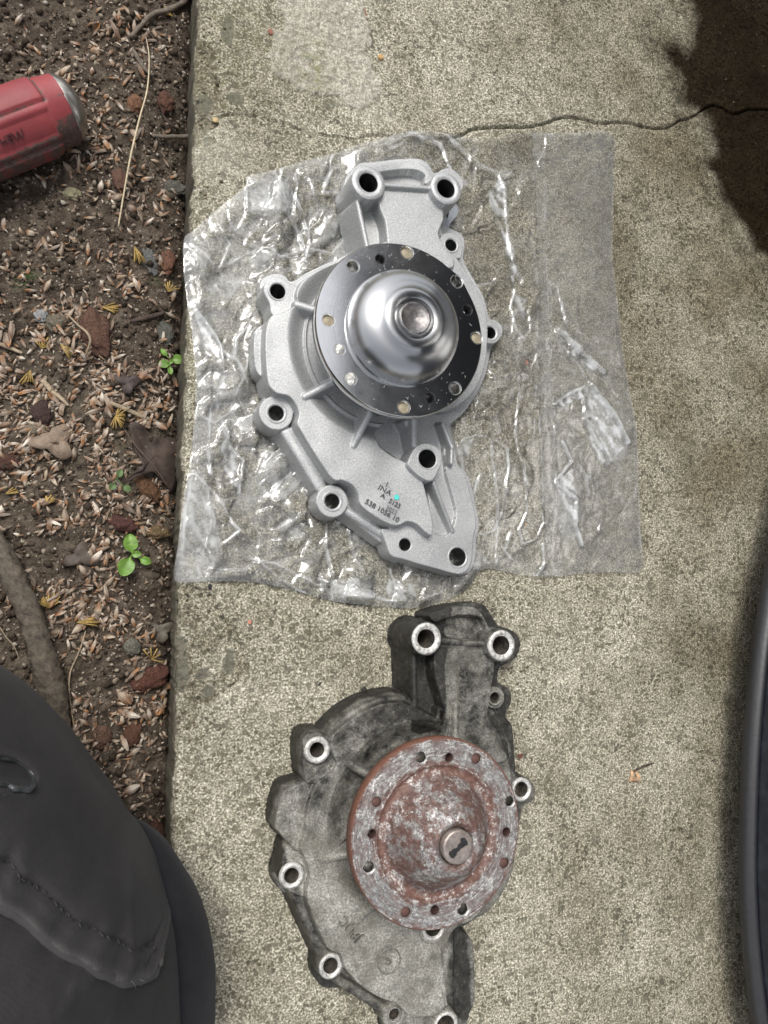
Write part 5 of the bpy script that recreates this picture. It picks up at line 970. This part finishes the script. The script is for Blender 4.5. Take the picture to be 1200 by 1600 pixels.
# =================================================================== SCREWDRIVER HANDLE
def screwdriver():
    zc = SZ+.0215; a = W(108, 166, zc); b = W(-60, 231, zc); ax = a-b; L = np.linalg.norm(ax); ax /= L; side = np.array([-ax[1], ax[0], 0]); up = np.array([0, 0, 1.])
    root = empty('screwdriver', (float(b[0]), float(b[1]), SZ)); tag(root, 'red plastic screwdriver handle smeared with dark grime and steel end cap', 'screwdriver', None)
    k = N('grimy_red_plastic'); v = k.obj(); g = k.attr('grime'); n1 = k.noise(v, 130, 7, .8); gm = k.ramp(k.math('ADD', g, k.math('MULTIPLY', k.math('SUBTRACT', n1, .5), 2.4)), [(.40, 0.0), (.72, 1.0)])
    red = k.ramp(k.noise(v, 40, 4), [(.3, (.19, .028, .033)), (.7, (.30, .052, .056))]); col = k.mix(gm, red, k.ramp(k.noise(v, 500, 4, .7), [(.35, (.05, .03, .025)), (.7, (.14, .085, .07))]))
    col = k.mix(k.math('MULTIPLY', k.ramp(k.vor(v, 420), [(0.0, 1.0), (.07, 0.0)]), k.math('GREATER_THAN', k.noise(v, 170, 1), .55)), col, (.5, .42, .36))
    k.P(Base_Color=col, Roughness=.55, Normal=k.bump(n1, .0003)); red_m = k.m
    nL = 190; nA = 120; V = np.zeros((nL, nA, 3)); G = np.zeros((nL, nA)); R0 = .0208
    for i in range(nL):
        t = i/(nL-1); s = -0.03+t*(L+.03-.004); d_end = (L-.004)-s
        R = R0*(1-.10*sstep((.02-d_end)/.02))*(1-.03*sstep((s-.0)/.05)*0)
        for j in range(nA):
            th = 2*math.pi*j/nA; c3 = math.cos(3*(th-math.radians(72))); r = R*(1+.035*c3)
            # grips: three long panels divided by grooves
            u = ((th-math.radians(72)) % (2*math.pi/3))/(2*math.pi/3); dc = abs(u-.0) if u < .5 else 1-u; dc2 = abs(u-.5)
            inpanel = sstep(np.array((.40-dc)/.02)*1.0) if False else 0
            gro = math.exp(-((dc-.235)/.016)**2); endp = float(sstep(np.array((d_end-.011)/.0012))); gend = math.exp(-((d_end-.0115)/.0009)**2)*(dc < .235)
            r -= .0011*gro*endp+.0010*gend; r += .0006*(dc < .22)*endp
            lowp = float(sstep(np.array((dc2-.02)/.02)))*0; rec = float(1-sstep(np.array((dc2-.15)/.02)))*float(sstep(np.array((d_end-.012)/.0015))); r -= .0009*rec
            p = b+ax*s+side*math.cos(th)*r+up*math.sin(th)*r; V[i, j] = p; G[i, j] = np.clip(.12+.75*gro+.6*gend+.55*(1-endp)*(math.sin(th) < .75)+.55*max(0, -math.cos(th)*1.0-.55 if math.cos(th) < 0 else 0)+.0, 0, 1)*(1-.5*rec)
            if math.cos(th) < -.75 and rec < .5: G[i, j] = max(G[i, j], .72)  # lower flank set darker than the rest of the handle
    nt_ = nL*nA; Q = []; 
    idx = np.arange(nt_).reshape(nL, nA); idx2 = np.roll(idx, -1, 1); Q = np.stack([idx[:-1], idx2[:-1], idx2[1:], idx[1:]], -1).reshape(-1, 4)
    me = fastmesh('handle', V.reshape(-1, 3), Q[:, ::-1]); attr(me, 'grime', G.ravel()); me.materials.append(red_m); link('handle', me, None, root)
    # steel cap
    prof = [(0, R0*.90), (.001, R0*.905), (.004, R0*.84), (.0075, R0*.68), (.0100, R0*.44), (.0112, R0*.2), (.0115, .0002)]; V = []; Fc = []; n = 60; s0 = L-.0045
    for (s, r) in prof:
        for j in range(n): th = 2*math.pi*j/n; V.append(b+ax*(s0+s)+side*math.cos(th)*r+up*math.sin(th)*r)
    for i in range(len(prof)-1):
        for j in range(n): Fc.append((i*n+j, (i+1)*n+j, (i+1)*n+(j+1) % n, i*n+(j+1) % n))
    link('end_cap', mesh('end_cap', V, Fc), plain('worn_steel_cap', (.36, .34, .31), .32, .9, .45, 180), root)
    # stamped lettering in the lower panel
    th = math.radians(60+72+0); 
    return root, a, b, ax, side, zc
sd = screwdriver()
def handle_text():
    root, a, b, ax, side, zc = sd; cu = bpy.data.curves.new('t', 'FONT'); cu.body = 'HEW'; cu.size = .0062; cu.extrude = .0006; cu.align_x = 'CENTER'; cu.align_y = 'CENTER'; ob = bpy.data.objects.new('t', cu); me = bpy.data.meshes.new_from_object(ob); bpy.data.objects.remove(ob)
    me.materials.clear(); me.materials.append(plain('dark_stamp', (.075, .022, .024), .6)); o = link('stamped_lettering', me, None, root)
    n = Vector((-side[0]*.60, -side[1]*.60, .80)).normalized(); t = Vector(ax); u = n.cross(t); R_ = Matrix((t, u, n)).transposed().to_4x4()
    LL = np.linalg.norm(a-b); c = b+ax*(LL*60/168)+side*(-.66)*.0200+np.array([0, 0, 1.])*.75*.0200; n = Vector((-side[0]*.66, -side[1]*.66, .75)).normalized(); u = n.cross(t); R_ = Matrix((t, u, n)).transposed().to_4x4(); o.matrix_parent_inverse = Matrix.Translation(-root.location); o.matrix_basis = Matrix.Translation(Vector(c)) @ R_
handle_text()

# =================================================================== PERSON (leg in black work trousers)
def leg():
    z0 = .085
    out = [(-420, 980), (-200, 990), (-60, 1030), (0, 1060), (42, 1092), (80, 1130), (115, 1170), (150, 1218), (182, 1262), (203, 1297), (224, 1322), (245, 1360), (262, 1410), (276, 1460), (285, 1520), (290, 1600), (290, 1760), (240, 1950), (-420, 1950)]
    P = catmull(WS(out, z0), 4); st = .0009; x = np.arange(P[:, 0].min()-.003, P[:, 0].max()+.003, st); y = np.arange(P[:, 1].min()-.003, P[:, 1].max()+.003, st); X, Y = np.meshgrid(x, y); S = sdf(X, Y, P)
    D = np.clip(-S, 0, .085)/.085; Z = z0-.03+.105*np.sqrt(np.clip(1-(1-D)**2, 0, 1))
    Z += .0035*fbm(X, Y, 12, 3, 901)*D+.0010*fbm(X, Y, 40, 3, 911)*np.minimum(D*4, 1)
    rg = 1-np.abs(fbm(X*1.0+Y*.5, Y*.6-X*.3, 34, 4, 941)); Z += .0016*np.clip(rg-.75, 0, 1)*4*np.minimum(D*4, 1)*np.clip(noise(X, Y, 14, 945)+.5, 0, 1)
    # pocket panel lying over the leg
    Zb = Z.copy()
    def LS(pts, _z=0):
        o = []
        for a, b in pts:
            z = .13
            for _ in range(6):
                p = W(a, b, z); i = int(np.clip((p[0]-x[0])/st, 0, len(x)-1)); j = int(np.clip((p[1]-y[0])/st, 0, len(y)-1)); z = .5*z+.5*(Zb[j, i] if S[j, i] < 0 else z0-.03)
            o.append(W(a, b, z)[:2])
        return np.array(o)
    zt = .15
    flap = [(-420, 1300), (-60, 1385), (0, 1412), (45, 1440), (85, 1478), (140, 1506), (178, 1526), (210, 1531), (238, 1522), (250, 1500), (258, 1475)]
    hem = LS(flap, zt); Fp = np.vstack([catmull(hem, 6, False), hem[-1]+[.03, .01], hem[-1]+[.12, .2], hem[0]+[-.1, .5]]); sf = sdf(X, Y, Fp); Z += .0030*(1-sstep(sf/.0022+.5)); Z += .0022*np.exp(-((sf+.0013)/.0016)**2)
    stch = np.exp(-((sf+.0075)/.0011)**2); Z -= .0028*stch
    # puckering across the hem
    puck = np.exp(-((sf+.006)/.006)**2); u = seg = X*math.cos(.35)-Y*math.sin(.35); Z += .0017*puck*np.sin(u*520+3*noise(X, Y, 40, 921))*np.clip(noise(X, Y, 30, 925)+.6, .2, 1)
    # pleat lines
    for pts, hh, w in (([(202, 1290), (206, 1360), (208, 1430), (210, 1500)], .0022, .0018), ([(225, 1310), (250, 1370), (262, 1430), (270, 1470)], -.0016, .0016), ([(215, 1400), (228, 1440), (232, 1480)], -.0012, .0014), ([(60, 1350), (70, 1400), (60, 1440)], .001, .003), ([(110, 1360), (112, 1420)], .001, .003)):
        d = seg_dist(X, Y, catmull(LS(pts, zt-.02), 4, False)); Z += hh*np.exp(-(d/w)**2)
    slot = [(-40, 1180), (0, 1184), (25, 1190), (48, 1206), (54, 1220), (44, 1230), (15, 1224), (-10, 1216), (-40, 1212)]
    ss = sdf(X, Y, catmull(LS(slot, .155), 4)); Z -= .006*(1-sstep(ss/.002+.5)); Z += .0012*np.exp(-((ss-.0012)/.0012)**2)
    fade = np.clip(.75*np.exp(-((sf+.0010)/.0013)**2)+.22*np.exp(-((ss-.0012)/.001)**2)+.20*puck+.10*np.clip(fbm(X, Y, 20, 3, 931), 0, 1), 0, 1)
    gy, gx = np.gradient(S, st); o_ = S > 0; Xs = np.where(o_, X-S*gx, X); Ys = np.where(o_, Y-S*gy, Y)
    Q = grid_quads(len(x), len(y)); Sr = S.ravel(); keep = (Sr[Q] < 0).any(1) & (Sr[Q] < st*1.6).all(1); Q = Q[keep]; used = np.unique(Q); rm = np.full(X.size, -1); rm[used] = np.arange(len(used))
    V = np.stack([Xs.ravel(), Ys.ravel(), Z.ravel()], -1)[used]; Q = rm[Q]
    # closed side going down to the soil
    n0 = len(V); ring = [tuple(p) for p in P]; m = len(ring); lv = [(z0-.0245, .0012), (z0-.035, .0006), (z0-.055, .006), (.0, .022), (SZ+.002, .034)]; V2 = []; Pn = np.roll(P, -1, 0)-np.roll(P, 1, 0); Pn /= np.linalg.norm(Pn, axis=1)[:, None]; Pn = np.stack([-Pn[:, 1], Pn[:, 0]], 1); Pn = Pn*(1 if sdf(np.array([(P[5]+Pn[5]*.004)[0]]), np.array([(P[5]+Pn[5]*.004)[1]]), P)[0] < 0 else -1)
    for zz, s in lv:
        for p, nn in zip(P, Pn): q = p+nn*s; V2.append((q[0], q[1], zz))
    Q2 = []
    for i in range(len(lv)-1):
        for k in range(m): a = n0+i*m+k; b_ = n0+i*m+(k+1) % m; Q2.append((a, b_, b_+m, a+m))
    me = fastmesh('trouser_leg', np.vstack([V, np.array(V2)]), np.vstack([Q, np.array(Q2)])); attr(me, 'fade', np.concatenate([fade.ravel()[used], np.zeros(len(V2))]))
    cc3 = W(60, 1450, 0); root = empty('person', (cc3[0], cc3[1], SZ)); tag(root, 'person kneeling at the slab edge, one thigh in black work trousers in view', 'person')
    link('trouser_leg', me, MCLOTH, root)
    def on(P2, dz=0.0): return [np.array([q[0], q[1], Z[int(np.clip((q[1]-y[0])/st, 0, len(y)-1)), int(np.clip((q[0]-x[0])/st, 0, len(x)-1))]+dz]) for q in P2]
    hp = catmull(hem, 3, False); hm = tube('pocket_hem', on(hp, .0003), [.0016, .0019, .0015, .0018, .0014, .0008], MCLOTH, 10, 1, .25, 2); attr(hm, 'fade', np.full(len(hm.vertices), .55)); link('pocket_hem', hm, None, root)
    sp_ = catmull(LS(slot[1:-1], .155), 3, False); hm = tube('pocket_slot_edge', on(sp_, .0004), [.0010, .0014, .0013, .0010], plain('slot_binding', (.035, .038, .04), .35, 0, .3), 10, 1, .1, 2); link('pocket_slot_edge', hm, None, root)
    # stitches
    V = []; Fc = []; hd = catmull(hem, 12, False); tn = np.gradient(hd, axis=0); tn /= np.linalg.norm(tn, axis=1)[:, None]; nr = np.stack([-tn[:, 1], tn[:, 0]], 1); off = hd+nr*.0075; L_ = np.r_[0, np.cumsum(np.linalg.norm(np.diff(off, axis=0), axis=1))]
    ss_ = np.arange(.002, L_[-1], .0030)
    for q in ss_:
        a_ = np.array([np.interp(q, L_, off[:, i]) for i in (0, 1)]); b_ = np.array([np.interp(q+.0019, L_, off[:, i]) for i in (0, 1)]); t_ = (b_-a_)/np.linalg.norm(b_-a_); n_ = np.array([-t_[1], t_[0]])*.0003
        pts = on([a_, (a_+b_)/2, b_], .0003); o2 = len(V)
        for k_, p in enumerate(pts): e_ = .0004 if k_ == 1 else 0; V += [(p[0]+n_[0], p[1]+n_[1], p[2]), (p[0], p[1], p[2]+.0003+e_), (p[0]-n_[0], p[1]-n_[1], p[2])]
        for k_ in (0, 3): Fc += [(o2+k_, o2+k_+1, o2+k_+4, o2+k_+3), (o2+k_+1, o2+k_+2, o2+k_+5, o2+k_+4)]
    link('stitching', mesh('stitching', V, Fc), plain('black_stitch', (.02, .02, .02), .7), root)
    # smoother inner fold of darker twill behind the thigh
    def fold(px, rr, zz, mat):
        link('trouser_fold', tube('trouser_fold', [W(a, b, zz+c_) for a, b, c_ in px], rr, mat, 30, .9, .05, 8), None, root)
    m2 = mat_cloth('navy_black_twill', (.0145, .0145, .017))
    o = tube('trouser_fold', [W(200, 1295, .03), W(228, 1330, .04), W(246, 1375, .045), W(264, 1430, .045), W(274, 1500, .045), W(275, 1570, .045), W(272, 1660, .04), W(265, 1800, .03)], [.006, .010, .013, .016, .018, .018, .018, .016], m2, 34, 1.5, .02, 8)
    attr(o, 'fade', np.zeros(len(o.vertices))); link('trouser_fold', o, None, root)
    # loose threads on the hem
    th = []
    tm = plain('grey_thread', (.05, .05, .05), .8)
    for (a, b, c_, d_) in ((186, 1528, 176, 1534), (205, 1532, 212, 1545), (218, 1530, 228, 1536)):
        link('loose_thread', tube('loose_thread', [W(a, b, .153), W((a+c_)/2+2, (b+d_)/2, .154), W(c_, d_, .152)], [.0002, .0002, .0001], tm, 5), None, root)
leg()

# =================================================================== CAR (dark bumper at the right, unseen front and bonnet added)
def car():
    z = .030; path = [(1640, -900), (1590, -500), (1510, -170), (1420, 60), (1330, 380), (1255, 660), (1205, 860), (1183, 980), (1171, 1080), (1163, 1180), (1159, 1280), (1158, 1370), (1162, 1460), (1170, 1540), (1182, 1620), (1215, 1760), (1280, 1940)]
    P = catmull(WS(path, z), 8, False); k = N('dark_blue_black_paint'); v = k.obj()
    dust = k.ramp(k.noise(v, 90, 5, .7), [(.45, 0.0), (.7, 1.0)]); col = k.mix(k.math('MULTIPLY', dust, .35), (.006, .008, .014), (.045, .055, .075))
    col = k.mix(k.math('MULTIPLY', k.ramp(k.vor(v, 130), [(0.0, 1.0), (.05, 0.0)]), k.math('GREATER_THAN', k.noise(v, 60, 1), .56)), col, (.25, .27, .30))
    k.P(Base_Color=col, Roughness=.28); k.b.inputs['Coat Weight'].default_value = .4; paint = k.m
    root = empty('car', (float(P[:, 0].mean()), float(P[:, 1].mean()), 0)); tag(root, 'dark blue black car bumper overhanging the right side of the slab', 'car')
    def sweep(name, prof, mat):
        V = []; n = len(P)
        for i in range(n):
            t = P[min(i+1, n-1)]-P[max(i-1, 0)]; t /= np.linalg.norm(t); nrm = np.array([-t[1], t[0]]) ; nrm = nrm if nrm[0] > 0 else -nrm
            for (u, h) in prof: V.append((P[i][0]+nrm[0]*u, P[i][1]+nrm[1]*u, h))
        me = fastmesh(name, np.array(V), grid_quads(len(prof), n)); me.materials.append(mat); link(name, me, None, root)
    sweep('bumper_lip', [(.10, .018), (.02, .020), (.004, .024), (.0005, .027), (0, .031), (.0008, .034), (.004, .0365), (.0062, .037), (.0065, .034)], plain('black_trim', (.022, .022, .024), .4, 0, .2))
    sweep('bumper', [(.0066, .032), (.0068, .040), (.012, .055), (.030, .10), (.065, .17), (.10, .26), (.13, .36), (.15, .44), (.17, .50)], paint)
    sweep('added_wing', [(.170, .503), (.165, .53), (.165, .70), (.175, .85), (.19, .96), (.23, 1.03), (.30, 1.07), (.5, 1.10), (.9, 1.11)], paint)  # unseen car front, added tall to darken reflections in the flange
    # unseen open bonnet, added so the flange mirrors something dark
    V = []; nx_, ny_ = 14, 24
    for side_ in (0, 1):
        for i in range(nx_):
            for j in range(ny_):
                t = i/(nx_-1); w = j/(ny_-1)*2-1; cv = .03*(1-w*w)+.03*math.sin(t*3.1)
                V.append((.68+.64*t, .45+w*1.15, 2.04-.96*t-cv*.5-(.03 if side_ else 0)))
    Qa = grid_quads(ny_, nx_); me = fastmesh('added_bonnet', np.array(V), np.vstack([Qa, Qa[:, ::-1]+nx_*ny_])); me.materials.append(paint); link('added_bonnet', me, None, root)
    sweep('undertray', [(.10, .0175), (.5, .02), (.9, .025)], plain('undertray_plastic', (.02, .02, .02), .7))
car()
